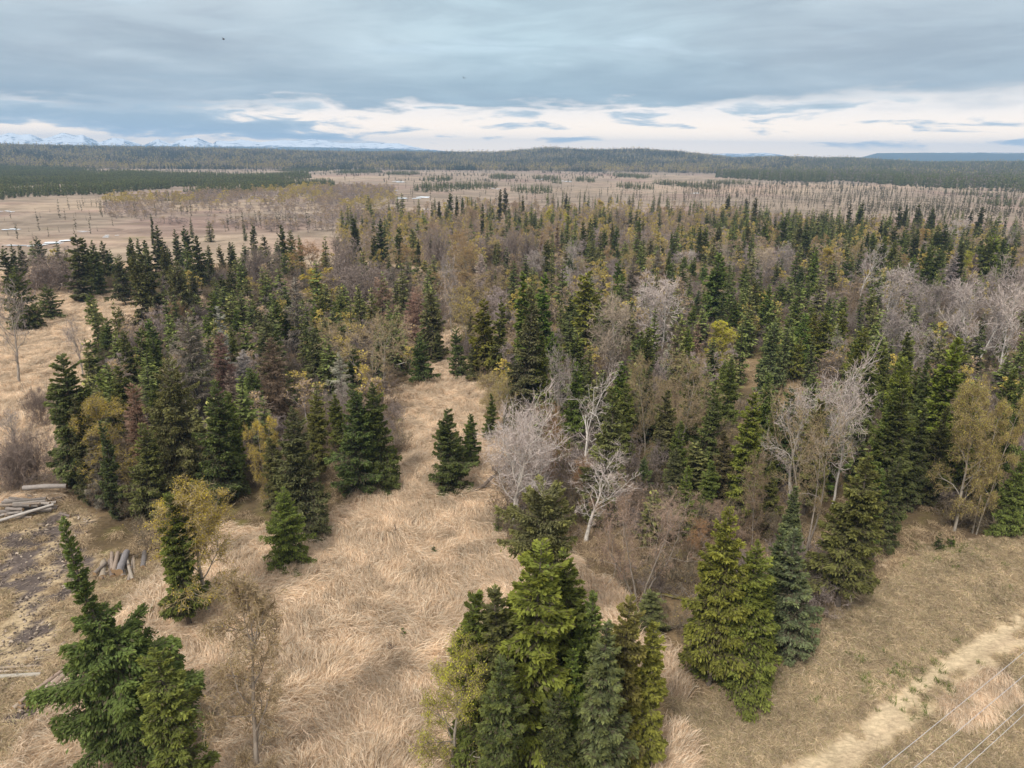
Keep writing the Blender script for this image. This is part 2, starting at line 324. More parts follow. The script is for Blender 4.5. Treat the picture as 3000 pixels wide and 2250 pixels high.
('S',-40.8,102.1,8.0,1.09,'yo','leftmost yellowish olive spruce, middle of the wood, left of centre of the view'),
('S',-5.6,102.4,5.6,1.70,'do','broad dull dark olive spruce, middle of the wood, right of centre of the view'),
('D',23.9,102.6,7.5,0.68,'p','pinkish dead spruce, middle of the wood, right of centre of the view'),
('S',4.5,102.8,16.4,1.01,'g','slender bright spruce just right of the tall lichen-draped one'),
('D',27.4,103.5,9.1,1.03,'p','thin pink dead spruce left of the bright yellow birch'),
('S',42.6,104.0,6.6,1.48,'yg','broad bright yellow-green spruce, middle of the wood, right part of the view'),
('S',-8.1,104.0,8.1,1.77,'dg','dark spruce on the right side of the corridor neck'),
('P',50.0,104.2,6.7,1.36,'v','leftmost mauve-grey bare poplar, middle of the wood, right part of the view'),
('P',69.4,104.8,14.1,3.45,'w','bare poplar with a long pale leaning trunk in the poplar grove'),
('B',31.7,105.3,9.0,2.49,'Y','bright yellow birch, the yellowest crown in the right wood'),
('P',57.4,106.2,9.3,3.01,'v','second mauve-grey bare poplar from the left, middle of the wood, right part'),
('S',43.6,106.6,10.1,1.56,'g','fourth mid-green spruce from the left, middle of the wood, right part'),
('A',-26.6,106.9,6.3,2.78,'t','tan budding birch, middle of the wood, left of centre of the view'),
('S',47.8,107.6,10.1,1.52,'yg','third bright yellow-green spruce from the left, middle of the wood, right part'),
('S',-62.5,108.4,7.9,1.53,'dg','layered dark spruce with a bare trunk at the rim of the left grassy clearing'),
('P',75.4,108.5,15.3,3.30,'v','eighth mauve-grey bare poplar from the left, middle of the wood, right part'),
('S',47.0,109.4,9.3,1.54,'yg','second bright yellow-green spruce from the left, middle of the wood, right part'),
('S',-39.0,110.1,9.0,1.81,'o','broad grey-olive spruce, middle of the wood, left of centre of the view'),
('S',-37.1,110.2,11.4,1.29,'dg','leftmost dark green spruce, middle of the wood, left of centre of the view'),
('D',-33.4,110.3,14.0,1.81,'g','tall thin dead spruce skeleton in the middle of the left wood'),
('S',-48.1,110.8,8.0,1.30,'g','leftmost mid-green spruce, middle of the wood, left of centre of the view'),
('S',-11.9,111.1,5.4,1.05,'dg','third dark green spruce from the left, middle of the wood, left of centre'),
('S',-35.9,112.2,9.4,1.19,'dg','second dark green spruce from the left, middle of the wood, left of centre'),
('P',23.6,112.3,12.6,4.21,'w','bare white round-crowned poplar in the upper middle of the right wood'),
('S',-13.0,113.0,11.9,2.25,'bo','brown-olive dying spruce at the narrow end of the grassy corridor'),
('S',52.7,113.3,9.0,1.33,'yg','fourth bright yellow-green spruce from the left, middle of the wood, right part'),
('S',11.8,113.9,16.1,2.44,'yg','bright layered spruce with upswept boughs in the centre of the right wood'),
('A',-7.2,117.3,8.7,2.47,'y','leftmost yellow-tipped budding birch, middle of the wood, right of centre of the view'),
('S',9.4,117.9,10.4,1.65,'dg','leftmost dark green spruce, middle of the wood, right of centre of the view'),
('S',50.4,119.4,8.6,1.54,'yg','leftmost bright yellow-green spruce, middle of the wood, right part of the view'),
('P',76.7,120.3,11.2,3.09,'v','seventh mauve-grey bare poplar from the left, middle of the wood, right part'),
('S',-47.4,121.2,6.7,1.14,'g','third mid-green spruce from the left, middle of the wood, left of centre'),
('D',-16.4,123.6,10.4,2.59,'p','broad brown dead spruce beside the narrow end of the grassy corridor'),
('S',-52.3,124.5,9.2,1.74,'g','second mid-green spruce from the left, middle of the wood, left of centre'),
('P',76.1,124.8,10.3,3.05,'v','sixth mauve-grey bare poplar from the left, middle of the wood, right part'),
('S',-34.9,125.2,6.6,1.32,'g','broad mid-green spruce, middle of the wood, left of centre of the view'),
('S',39.2,125.7,8.1,1.23,'g','leftmost mid-green spruce, middle of the wood, right part of the view'),
('D',-17.5,125.9,10.1,1.76,'p','pinkish dead spruce, middle of the wood, left of centre of the view'),
('S',44.9,125.9,11.0,1.61,'g','second mid-green spruce from the left, middle of the wood, right part'),
('S',50.4,126.1,8.7,1.32,'g','third mid-green spruce from the left, middle of the wood, right part'),
('S',-70.1,126.3,5.7,1.24,'dg','small dark cone spruce beside the layered one at the left clearing'),
('S',-34.8,127.7,8.5,1.13,'yo','second yellowish olive spruce from the left, middle of the wood, left of centre'),
('S',32.2,127.8,6.7,1.13,'g','third mid-green spruce from the left, middle of the wood, right of centre'),
('S',57.5,128.8,8.5,1.44,'dg','dark green spruce, middle of the wood, right part of the view'),
('W',-61.0,129.1,4.6,1.81,'o','orange-brown willow thicket, middle of the wood, left part of the view'),
('P',74.7,129.5,10.1,3.16,'v','fourth mauve-grey bare poplar from the left, middle of the wood, right part'),
('P',-11.3,129.9,11.9,1.81,'v','slim bare grey-trunked tree at the far end of the grassy corridor'),
('S',-90.3,130.5,12.1,3.03,'dg','broad spruce near the left picture edge above the grassy clearing'),
('S',37.3,130.5,15.8,2.35,'g','fourth mid-green spruce from the left, middle of the wood, right of centre'),
('S',-68.0,131.5,15.8,1.82,'d','dark spruce, middle of the wood, left part of the view'),
('S',-31.8,131.6,7.2,1.90,'g','bright green pair-topped spruce behind the large tan birch'),
('S',-89.1,131.6,4.9,2.15,'d','low rounded dark spruce at the left of the grassy clearing'),
('S',-61.6,131.7,13.2,2.90,'do','broad dull dark olive spruce, middle of the wood, left part of the view'),
('S',-48.4,132.3,6.3,0.92,'g','fourth mid-green spruce from the left, middle of the wood, left of centre'),
('S',-33.4,132.9,6.0,1.08,'g','fifth mid-green spruce from the left, middle of the wood, left of centre'),
('S',-28.7,133.1,8.2,1.48,'yo','yellow-olive spruce behind the large tan birch'),
('D',-24.2,133.3,11.5,2.93,'p','large pinkish dead spruce left of the corridor, leftmost of the dead group'),
('S',67.4,134.3,8.6,1.87,'g','spruce with bright tips at the left end of the bare poplar grove'),
('S',-79.9,134.8,6.7,1.50,'g','small lone cone-shaped spruce in the left grassy clearing'),
('S',35.1,135.7,8.0,0.79,'b','narrow blue-green spruce, back half of the wood, right of centre of the view'),
('S',45.9,136.2,10.5,1.73,'dg','leftmost dark green spruce, back half of the wood, right part of the view'),
('S',63.5,136.9,7.1,1.27,'g','fourth mid-green spruce from the left, back half of the wood, right part'),
('S',-69.7,136.9,14.6,3.00,'do','broad dull dark olive spruce, back half of the wood, left part of the view'),
('P',72.8,137.3,11.2,4.13,'w','tallest bare white poplar at the left end of the poplar grove'),
('D',-68.3,139.9,9.5,1.29,'w','thin pale dead spruce spire among dark spruces in the left wood'),
('S',-91.4,140.0,7.3,2.34,'d','short broad olive spruce at the left of the grassy clearing'),
('D',23.4,140.9,14.3,1.95,'g','second grey dead spruce from the left, back half of the wood, right of centre'),
('D',-43.5,143.5,8.6,1.18,'w','thin pale grey dead spruce in front of the golden rounded birch'),
('S',21.8,143.8,10.0,1.73,'g','third mid-green spruce from the left, back half of the wood, right of centre'),
('A',-11.2,145.5,6.1,2.36,'y','second yellow-tipped budding birch from the left, back half of the wood, left of centre'),
('P',14.3,146.6,8.5,2.71,'v','fourth mauve-grey bare poplar from the left, back half of the wood, right of centre'),
('A',-6.2,147.3,5.5,2.39,'y','leftmost yellow-tipped budding birch, back half of the wood, right of centre of the view'),
('S',56.2,148.5,8.0,1.20,'g','second mid-green spruce from the left, back half of the wood, right part'),
('W',-33.3,151.0,7.4,5.92,'v','wide purple-grey willow thicket behind the dead spruces in the middle'),
('S',-61.7,151.9,7.6,1.48,'d','eighteenth dark spruce from the left, back half of the wood, left part'),
('S',-59.9,152.0,9.2,1.81,'d','nineteenth dark spruce from the left, back half of the wood, left part'),
('A',-48.3,152.5,6.3,3.96,'p','pinkish twiggy birch, back half of the wood, left of centre of the view'),
('S',-83.2,153.0,11.4,2.74,'d','dark broad-skirted spruce at the far rim of the left grassy clearing'),
('S',-71.8,153.1,9.9,2.97,'d','third broad dark spruce from the left, back half of the wood, left part'),
('D',-22.7,153.2,11.0,1.59,'g','second grey dead spruce from the left, back half of the wood, left of centre'),
('S',28.2,153.8,6.4,0.89,'b','blue-green spruce, back half of the wood, right of centre of the view'),
('D',-25.8,154.8,9.1,1.60,'g','leftmost grey dead spruce, back half of the wood, left of centre of the view'),
('S',19.5,155.2,6.9,0.72,'g','leftmost mid-green spruce, back half of the wood, right of centre of the view'),
('S',23.0,155.3,11.8,1.50,'g','second mid-green spruce from the left, back half of the wood, right of centre'),
('A',-3.8,155.9,6.9,2.16,'t','tan budding birch, back half of the wood, right of centre of the view'),
('B',-41.9,156.2,8.6,3.71,'y','bright golden rounded birch above the large tan birch of the left wood'),
('A',-13.9,157.5,7.5,2.72,'o','second orange-brown budding birch from the left, back half of the wood, left of centre'),
('S',-94.8,157.9,15.1,3.25,'d','second broad dark spruce from the left, back half of the wood, left part'),
('S',-70.6,158.2,7.2,1.71,'d','fourth broad dark spruce from the left, back half of the wood, left part'),
('S',66.2,159.2,13.5,1.53,'g','third mid-green spruce from the left, back half of the wood, right part'),
('A',-8.9,159.3,7.4,3.30,'t','second tan budding birch from the left, back half of the wood, left of centre'),
('P',77.6,159.7,11.9,2.20,'w','whitish bare poplar, back half of the wood, right part of the view'),
('A',-10.0,162.1,6.8,2.69,'o','fifth orange-brown budding birch from the left, back half of the wood, left of centre'),
('S',64.7,162.8,9.2,1.57,'db','dense dark blue-green cone spruce at the top of the right wood'),
('S',-114.6,163.7,12.0,1.69,'d','leftmost dark spruce, back half of the wood, left part of the view'),
('S',-61.8,164.1,8.0,1.94,'d','fifth broad dark spruce from the left, back half of the wood, left part'),
('S',-95.5,164.7,12.9,1.70,'d','fifth dark spruce from the left, back half of the wood, left part'),
('S',-79.6,165.5,12.1,1.89,'d','thirteenth dark spruce from the left, back half of the wood, left part'),
('S',-98.1,166.6,13.3,1.90,'d','fourth dark spruce from the left, back half of the wood, left part'),
('S',-86.2,166.7,13.2,1.50,'d','tenth dark spruce from the left, back half of the wood, left part'),
('W',-108.0,168.2,7.0,5.79,'v','large rounded purple-brown willow at the rim of the left clearing'),
('P',-17.0,168.3,8.0,1.45,'v','mauve-grey bare poplar, back half of the wood, left of centre of the view'),
('P',12.7,168.3,6.2,1.99,'w','leftmost whitish bare poplar, back half of the wood, right of centre of the view'),
('S',93.2,169.2,11.0,1.50,'g','eighth mid-green spruce from the left, back half of the wood, right part'),
('S',96.9,169.4,14.1,1.60,'dg','second dark green spruce from the left, back half of the wood, right part'),
('S',99.1,169.5,13.3,1.60,'dg','third dark green spruce from the left, back half of the wood, right part'),
('D',0.0,169.6,9.9,1.94,'p','pinkish dead spruce, back half of the wood, right of centre of the view'),
('S',48.9,170.2,10.4,2.21,'g','leftmost broad mid-green spruce, back half of the wood, right part of the view'),
('S',54.8,170.5,8.3,1.41,'g','leftmost mid-green spruce, back half of the wood, right part of the view'),
('S',-22.7,170.5,7.4,1.76,'dg','broad dark green spruce, back half of the wood, left of centre of the view'),
('S',-74.5,171.3,13.8,2.13,'d','seventeenth dark spruce from the left, back half of the wood, left part'),
('S',95.3,172.4,10.3,1.77,'g','ninth mid-green spruce from the left, back half of the wood, right part'),
('A',-16.7,173.0,7.9,1.58,'y','leftmost yellow-tipped budding birch, back half of the wood, left of centre of the view'),
('D',-7.5,173.5,9.7,1.79,'w','second pale dead spruce from the left, back half of the wood, right of centre'),
('S',119.1,173.8,12.6,1.23,'do','narrow dull dark olive spruce, back half of the wood, right part of the view'),
('S',120.6,173.8,8.2,1.23,'dg','sixth dark green spruce from the left, back half of the wood, right part'),
('S',-120.0,174.2,10.7,1.19,'d','second dark spruce from the left, back half of the wood, left part'),
('S',46.4,175.6,7.3,1.66,'g','broad mid-green spruce, back half of the wood, right of centre of the view'),
('S',38.7,175.9,8.1,1.21,'g','fourth mid-green spruce from the left, back half of the wood, right of centre'),
('S',41.5,176.1,9.3,1.69,'g','fifth mid-green spruce from the left, back half of the wood, right of centre'),
('W',-61.4,176.2,7.6,3.03,'v','mauve-grey willow thicket, back half of the wood, left part of the view'),
('S',81.9,177.4,9.4,2.09,'dg','broad dark green spruce, back half of the wood, right part of the view'),
('S',-100.2,177.6,11.7,1.82,'d','sixth dark spruce from the left, back half of the wood, left part'),
('S',-99.2,177.6,9.5,1.22,'d','seventh dark spruce from the left, back half of the wood, left part'),
('S',42.0,177.6,9.2,1.47,'yg','bright yellow-green spruce, back half of the wood, right of centre of the view'),
('S',-74.5,177.7,10.6,1.06,'o','leftmost grey-olive spruce, back half of the wood, left part of the view'),
('S',-93.8,177.9,11.7,1.42,'d','ninth dark spruce from the left, back half of the wood, left part'),
('D',0.1,178.9,8.8,1.69,'p','brown-pink dead spruce among tan birches, middle'),
('D',108.7,179.6,11.0,1.64,'w','pale dead spruce, back half of the wood, right part of the view'),
('S',110.9,180.1,12.4,1.27,'do','second dull dark olive spruce from the left, back half of the wood, right part'),
('D',-8.0,180.3,8.8,1.65,'w','leftmost pale dead spruce, back half of the wood, right of centre of the view'),
('S',-95.4,181.0,11.9,1.35,'d','eighth dark spruce from the left, back half of the wood, left part'),
('P',5.1,181.0,7.8,2.90,'v','leftmost mauve-grey bare poplar, back half of the wood, right of centre of the view'),
('A',-12.1,181.1,9.3,3.10,'o','fourth orange-brown budding birch from the left, back half of the wood, left of centre'),
('S',-91.6,181.2,11.2,1.16,'d','eleventh dark spruce from the left, back half of the wood, left part'),
('S',45.0,181.4,8.3,1.07,'g','sixth mid-green spruce from the left, back half of the wood, right of centre'),
('P',16.6,181.6,9.9,2.90,'v','third mauve-grey bare poplar from the left, back half of the wood, right of centre'),
('S',111.7,182.0,12.0,1.66,'o','grey-olive spruce, back half of the wood, right part of the view'),
('D',116.1,182.3,10.0,1.25,'g','grey dead spruce, back half of the wood, right part of the view'),
('S',39.3,182.8,9.2,0.75,'g','narrow mid-green spruce, back half of the wood, right of centre of the view'),
('A',-59.4,183.0,7.4,2.74,'v','mauve-grey leafless birch, back half of the wood, left of centre of the view'),
('S',-89.4,183.6,14.7,2.15,'d','twelfth dark spruce from the left, back half of the wood, left part'),
('P',63.9,184.2,9.0,2.73,'t','pale brown bare poplar, back half of the wood, right part of the view'),
('A',-11.2,184.5,8.9,2.39,'o','sixth orange-brown budding birch from the left, back half of the wood, left of centre'),
('D',-8.0,184.6,8.2,1.30,'w','pale dead spruce with thin white boughs among tan birches, middle'),
('A',-27.2,184.8,9.4,3.16,'o','leftmost orange-brown budding birch, back half of the wood, left of centre of the view'),
('S',120.0,184.8,13.4,3.03,'g','second broad mid-green spruce from the left, back half of the wood, right part'),
('D',36.6,185.1,9.7,2.11,'g','third grey dead spruce from the left, back half of the wood, right of centre'),
('B',116.1,185.2,10.0,1.96,'yg','second yellow-green budding birch from the left, back half of the wood, right part'),
('A',5.5,185.4,7.6,1.96,'v','second mauve-grey leafless birch from the left, back half of the wood, right of centre'),
('P',5.7,185.4,7.0,1.96,'v','second mauve-grey bare poplar from the left, back half of the wood, right of centre'),
('S',121.5,185.5,15.7,2.06,'yg','tall yellow-green spruce, broadest at the back right'),
('A',-50.3,185.9,9.3,4.37,'r','orange-brown rounded birch crown at the back of the left wood'),
('B',117.1,187.1,9.8,2.13,'yg','leftmost yellow-green budding birch, back half of the wood, right part of the view'),
('D',37.3,187.2,9.4,1.98,'b','brown dying spruce, back half of the wood, right of centre of the view'),
('W',-44.5,188.1,8.5,3.43,'v','leftmost mauve-grey willow thicket, back half of the wood, left of centre of the view'),
('P',57.7,188.3,10.1,2.21,'t','bare pale poplar, left of three in a row at the back of the right wood'),
('S',-127.8,188.5,8.8,1.20,'d','third dark spruce from the left, back half of the wood, left part'),
('P',65.6,188.8,8.8,3.11,'t','bare pale poplar, middle of three in a row at the back of the right wood'),
('P',71.0,189.1,9.1,2.67,'v','bare pale poplar, right of three in a row at the back of the right wood'),
('S',-73.5,189.4,10.0,1.41,'d','twentieth dark spruce from the left, back half of the wood, left part'),
('P',71.1,189.5,8.6,2.68,'v','mauve-grey bare poplar, back half of the wood, right part of the view'),
('A',-11.9,190.0,8.2,3.90,'t','leftmost tan budding birch, back half of the wood, left of centre of the view'),
('S',96.4,190.5,13.1,1.56,'g','sixth mid-green spruce from the left, back half of the wood, right part'),
('S',99.3,190.6,11.8,1.34,'g','seventh mid-green spruce from the left, back half of the wood, right part'),
('S',15.0,191.2,7.2,1.57,'db','blue-dark spruce ringed by bare twigs, centre back'),
('S',129.3,192.3,12.3,1.13,'dg','third narrow dark green spruce from the left, back half of the wood, right part'),
('S',-91.8,193.3,8.6,1.03,'d','fourteenth dark spruce from the left, back half of the wood, left part'),
('A',31.2,193.5,7.7,2.50,'y','second yellow-tipped budding birch from the left, back half of the wood, right of centre'),
('S',-78.3,194.1,9.1,1.04,'o','second grey-olive spruce from the left, back half of the wood, left part'),
('S',-30.2,194.4,13.9,1.65,'d','second dark spruce from the left, back half of the wood, left of centre'),
('S',-87.7,196.2,13.6,1.88,'d','sixteenth dark spruce from the left, back half of the wood, left part'),
('S',9.4,197.8,10.6,1.74,'yo','olive spruce with a rounded tip among brown birches, centre back'),
('A',106.7,197.8,7.4,2.32,'o','second orange-brown budding birch from the left, back half of the wood, right part'),
('P',16.8,199.7,8.2,2.11,'w','second whitish bare poplar from the left, back half of the wood, right of centre'),
('S',-73.8,199.7,8.5,1.28,'o','third grey-olive spruce from the left, back half of the wood, left part'),
('B',87.3,201.1,8.6,2.29,'y','yellow-tipped budding birch, back half of the wood, right part of the view'),
('S',-92.7,201.3,11.9,1.50,'d','fifteenth dark spruce from the left, back half of the wood, left part'),
('S',-36.6,202.0,15.2,2.06,'d','tallest of the tall dark spruces standing in front of the bog'),
('S',9.3,202.2,10.0,2.20,'o','broad grey-olive spruce, back half of the wood, right of centre of the view'),
('S',-69.4,202.8,10.3,1.73,'d','twenty-first dark spruce from the left, back half of the wood, left part'),
('S',-43.5,203.0,15.3,1.55,'d','leftmost of the tall dark spruces standing in front of the bog, narrow column'),
('A',95.9,204.4,8.6,1.92,'t','tan budding birch, back half of the wood, right part of the view'),
('S',-39.0,204.7,10.8,1.83,'d','leftmost dark spruce, back half of the wood, left of centre of the view'),
('S',115.6,205.6,9.8,0.72,'dg','second narrow dark green spruce from the left, back half of the wood, right part'),
('W',-21.5,205.7,9.1,3.07,'v','second mauve-grey willow thicket from the left, back half of the wood, left of centre'),
('S',-62.7,206.0,11.7,1.97,'o','grey-olive spruce, back half of the wood, left of centre of the view'),
('W',-0.5,206.2,9.1,2.17,'v','second mauve-grey willow thicket from the left, back half of the wood, right of centre'),
('W',4.3,206.5,8.4,1.93,'v','third mauve-grey willow thicket from the left, back half of the wood, right of centre'),
('D',11.8,207.0,9.8,1.45,'g','leftmost grey dead spruce, back half of the wood, right of centre of the view'),
('A',26.4,207.9,6.3,1.71,'o','orange-brown budding birch, back half of the wood, right of centre of the view'),
('S',-65.9,208.8,12.7,1.24,'d','leftmost narrow dark spruce, back half of the wood, left of centre of the view'),
('S',-27.5,211.2,8.9,0.58,'d','second narrow dark spruce from the left, back half of the wood, left of centre'),
('S',-138.0,211.6,8.5,2.02,'d','leftmost broad dark spruce, back half of the wood, left part of the view'),
('A',-17.6,211.8,9.8,3.15,'o','third orange-brown budding birch from the left, back half of the wood, left of centre'),
('S',101.8,212.6,9.9,0.99,'g','fifth mid-green spruce from the left, back half of the wood, right part'),
('P',50.2,212.6,5.2,3.74,'w','third whitish bare poplar from the left, back half of the wood, right of centre'),
('S',117.3,213.5,12.8,1.49,'d','dark spruce, back half of the wood, right part of the view'),
('B',70.3,213.9,6.0,1.00,'Y','bright yellow birch, back half of the wood, right part of the view'),
('S',128.2,214.2,9.4,1.13,'g','tenth mid-green spruce from the left, back half of the wood, right part'),
('S',138.0,214.8,10.7,1.25,'dg','fourth dark green spruce from the left, back half of the wood, right part'),
('S',86.3,214.9,14.6,1.50,'do','leftmost dull dark olive spruce, back half of the wood, right part of the view'),
('S',145.7,216.7,9.7,1.47,'dg','fifth dark green spruce from the left, back half of the wood, right part'),
('S',116.6,216.8,11.0,1.01,'dg','leftmost narrow dark green spruce, back half of the wood, right part of the view'),
('S',116.7,220.2,11.9,1.15,'g','narrow mid-green spruce, back half of the wood, right part of the view'),
('A',-6.7,222.7,7.7,4.42,'y','wide flat-topped birch with yellow-green tips over grey twigs, middle back'),
('A',3.1,223.3,9.8,2.34,'v','leftmost mauve-grey leafless birch, back half of the wood, right of centre of the view'),
('W',-5.8,223.8,5.5,5.58,'v','leftmost mauve-grey willow thicket, back half of the wood, right of centre of the view'),
('D',13.4,224.0,12.1,0.78,'p','reddish dead spruce tip poking out of the brown birches, centre back'),
('D',83.1,228.7,7.4,1.60,'b','brown dying spruce, back half of the wood, right part of the view'),
('A',96.8,229.6,9.0,2.41,'o','leftmost orange-brown budding birch, back half of the wood, right part of the view'),
('S',113.5,230.7,11.1,1.21,'g','third mid-green spruce from the left, by the open bog, right part'),
('S',58.9,230.8,10.4,1.08,'dg','second dark green spruce from the left, by the open bog, right part'),
('S',-26.1,230.9,6.5,0.88,'d','tiny narrow dark cone spruce alone among brown twigs'),
('S',119.7,231.1,13.2,1.61,'do','fourth dull dark olive spruce from the left, by the open bog, right part'),
('S',134.1,232.1,11.7,1.62,'dg','third dark green spruce from the left, by the open bog, right part'),
('S',136.1,232.2,12.8,1.89,'dg','fourth dark green spruce from the left, by the open bog, right part'),
('A',1.6,232.7,9.9,2.17,'o','third orange-brown budding birch from the left, by the open bog, centre'),
('D',39.9,233.4,9.7,1.63,'b','brown dying spruce, by the open bog, right part of the view'),
('S',50.8,234.1,9.2,0.95,'dg','leftmost dark green spruce, by the open bog, right part of the view'),
('S',113.4,234.5,9.7,0.96,'d','second narrow dark spruce from the left, by the open bog, right part'),
('S',61.5,234.9,11.6,1.50,'g','leftmost mid-green spruce, by the open bog, right part of the view'),
('S',92.2,237.0,12.5,1.38,'do','third dull dark olive spruce from the left, by the open bog, right part'),
('A',-16.0,237.5,8.2,2.21,'o','leftmost orange-brown budding birch, by the open bog, centre of the view'),
('S',-33.0,237.8,9.3,1.51,'d','leftmost dark spruce, by the open bog, centre of the view'),
('S',33.8,241.1,11.0,1.26,'dg','dark green spruce, by the open bog, centre of the view'),
('S',-86.0,241.6,10.3,1.28,'d','dark spruce, by the open bog, left part of the view'),
('S',23.4,244.5,12.0,1.19,'dg','tall dark green spruce rising behind a clump of young ones, centre back'),
('S',30.8,245.1,9.5,1.28,'g','mid-green spruce, by the open bog, centre of the view'),
('S',33.0,245.2,11.2,0.85,'do','third narrow dull dark olive spruce from the left, by the open bog, centre'),
('S',42.0,245.9,13.2,1.00,'dg','dark thin-topped spruce among brown twigs, back right of centre'),
('S',-121.6,247.1,12.3,0.52,'o','narrow grey-olive spruce, by the open bog, left part of the view'),
('S',69.1,247.9,10.5,2.01,'do','leftmost dull dark olive spruce, by the open bog, right part of the view'),
('S',85.0,249.0,12.2,2.02,'g','second mid-green spruce from the left, by the open bog, right part'),
('S',127.7,252.1,11.5,1.32,'d','leftmost dark spruce, by the open bog, right part of the view'),
('D',9.8,252.4,6.9,0.65,'p','pinkish dead spruce, by the open bog, centre of the view'),
('A',9.9,252.4,9.0,3.81,'o','broad dome-topped orange-brown birch, middle back'),
('B',142.9,253.2,9.3,2.65,'o','orange-yellow birch crown among spruces at the back right'),
('S',26.8,253.7,11.6,1.77,'do','dull dark olive spruce, by the open bog, centre of the view'),
('A',-33.9,253.7,6.9,2.68,'p','leftmost pinkish twiggy birch, by the open bog, centre of the view'),
('A',-29.6,254.1,9.0,3.22,'p','second pinkish twiggy birch from the left, by the open bog, centre'),
('S',93.6,254.1,14.2,1.62,'dg','tall ragged-topped dark spruce near the bog edge'),
('A',159.1,254.4,6.4,2.07,'t','third tan budding birch from the left, by the open bog, right part'),
('P',172.0,255.3,9.4,2.96,'v','mauve-grey bare poplar, by the open bog, right part of the view'),
('S',128.2,256.6,11.4,1.04,'d','third narrow dark spruce from the left, by the open bog, right part'),
('S',82.8,257.9,10.6,1.20,'do','second dull dark olive spruce from the left, by the open bog, right part'),
('A',92.8,258.7,9.2,2.40,'o','second orange-brown budding birch from the left, by the open bog, right part'),
('A',41.1,269.5,11.3,3.43,'v','mauve-grey leafless birch, by the open bog, centre of the view'),
('P',165.2,274.0,10.3,3.49,'w','whitish bare poplar, by the open bog, right part of the view'),
('S',176.8,280.2,15.2,1.55,'d','fourth dark spruce from the left, by the open bog, right part'),
('A',-28.2,282.6,7.0,3.57,'t','leftmost tan budding birch, by the open bog, centre of the view'),
('A',-15.8,283.7,11.7,4.17,'p','third pinkish twiggy birch from the left, by the open bog, centre'),
('S',-12.3,287.2,14.3,0.80,'d','very narrow tall dark spruce at the back of the middle'),
('A',-9.3,287.5,7.8,2.00,'t','third tan budding birch from the left, by the open bog, centre'),
('A',-5.7,287.8,4.6,2.33,'y','second yellow-tipped budding birch from the left, by the open bog, centre'),
('S',167.1,296.4,13.6,1.88,'d','third dark spruce from the left, by the open bog, right part'),
('S',168.6,296.5,13.4,1.03,'d','fifth narrow dark spruce from the left, by the open bog, right part'),
('S',157.6,301.7,13.9,1.56,'d','second dark spruce from the left, by the open bog, right part'),
('A',163.0,302.2,6.2,3.14,'v','mauve-grey leafless birch, by the open bog, right part of the view'),
('S',187.7,304.3,12.7,1.23,'d','sixth narrow dark spruce from the left, by the open bog, right part'),
('S',143.8,306.8,15.9,1.59,'d','tall crooked dark spruce standing out against the bog at the back right'),
('S',162.8,308.5,14.2,1.24,'d','fourth narrow dark spruce from the left, by the open bog, right part'),
('B',22.1,309.2,9.1,1.78,'Y','yellow birch among the back row of dark spruces, right of two'),
('B',45.4,311.4,6.7,1.44,'y','fifth yellow-tipped budding birch from the left, by the open bog, centre'),
('A',-1.9,313.9,6.4,1.45,'o','second orange-brown budding birch from the left, by the open bog, centre'),
('A',-17.3,319.6,9.4,2.95,'t','second tan budding birch from the left, by the open bog, centre'),
('S',145.7,320.5,13.3,1.29,'d','leftmost narrow dark spruce, by the open bog, right part of the view'),
('S',177.2,323.3,13.6,1.86,'do','fifth dull dark olive spruce from the left, by the open bog, right part'),
('B',28.6,324.0,7.0,1.49,'y','third yellow-tipped budding birch from the left, by the open bog, centre'),
('S',-32.8,324.2,12.6,1.22,'do','leftmost narrow dull dark olive spruce, by the open bog, centre of the view'),
('A',35.3,324.6,8.4,2.99,'t','fourth tan budding birch from the left, by the open bog, centre'),
('A',83.5,329.2,7.1,3.80,'t','second tan budding birch from the left, by the open bog, right part'),
('B',15.2,330.3,9.3,1.71,'Y','yellow birch among the back row of dark spruces, left of two'),
('S',108.3,331.6,15.6,1.52,'do','narrow dull dark olive spruce, by the open bog, right part of the view'),
('S',-25.6,331.9,14.9,1.11,'d','leftmost narrow dark spruce, by the open bog, centre of the view'),
('S',-22.9,332.2,13.9,1.11,'d','second narrow dark spruce from the left, by the open bog, centre'),
('A',75.6,344.1,9.3,3.56,'t','leftmost tan budding birch, by the open bog, right part of the view'),
('S',-6.7,344.2,17.1,1.26,'do','second narrow dull dark olive spruce from the left, by the open bog, centre'),
('S',4.8,354.0,14.2,0.73,'o','narrow grey-olive spruce, by the open bog, centre of the view'),
('A',-66.2,358.8,10.2,4.50,'y','leftmost yellow-tipped budding birch, by the open bog, centre of the view'),
('A',-1.0,362.5,9.7,3.75,'p','fourth pinkish twiggy birch from the left, by the open bog, centre'),
('A',98.3,363.7,7.4,2.51,'y','yellow-tipped budding birch, by the open bog, right part of the view'),
('A',75.0,370.6,8.3,3.83,'o','leftmost orange-brown budding birch, by the open bog, right part of the view'),
('S',-32.5,380.2,14.6,1.74,'d','second dark spruce from the left, by the open bog, centre'),
('B',61.5,389.0,6.5,1.43,'y','sixth yellow-tipped budding birch from the left, by the open bog, centre'),
('S',-4.3,392.2,15.7,1.57,'d','thick dark spruce column at the back, behind the brown birches'),
('S',113.7,394.9,14.1,1.72,'d','tall dark leaning spruce at the back, edge of the bog'),
('S',29.2,413.1,12.4,1.51,'d','round-shouldered dark spruce at the back among the yellow birches'),
('B',48.6,415.4,8.8,2.62,'y','fourth yellow-tipped budding birch from the left, by the open bog, centre'),
('S',131.5,419.4,11.0,1.44,'d','club-topped dark spruce alone at the bog edge'),
]
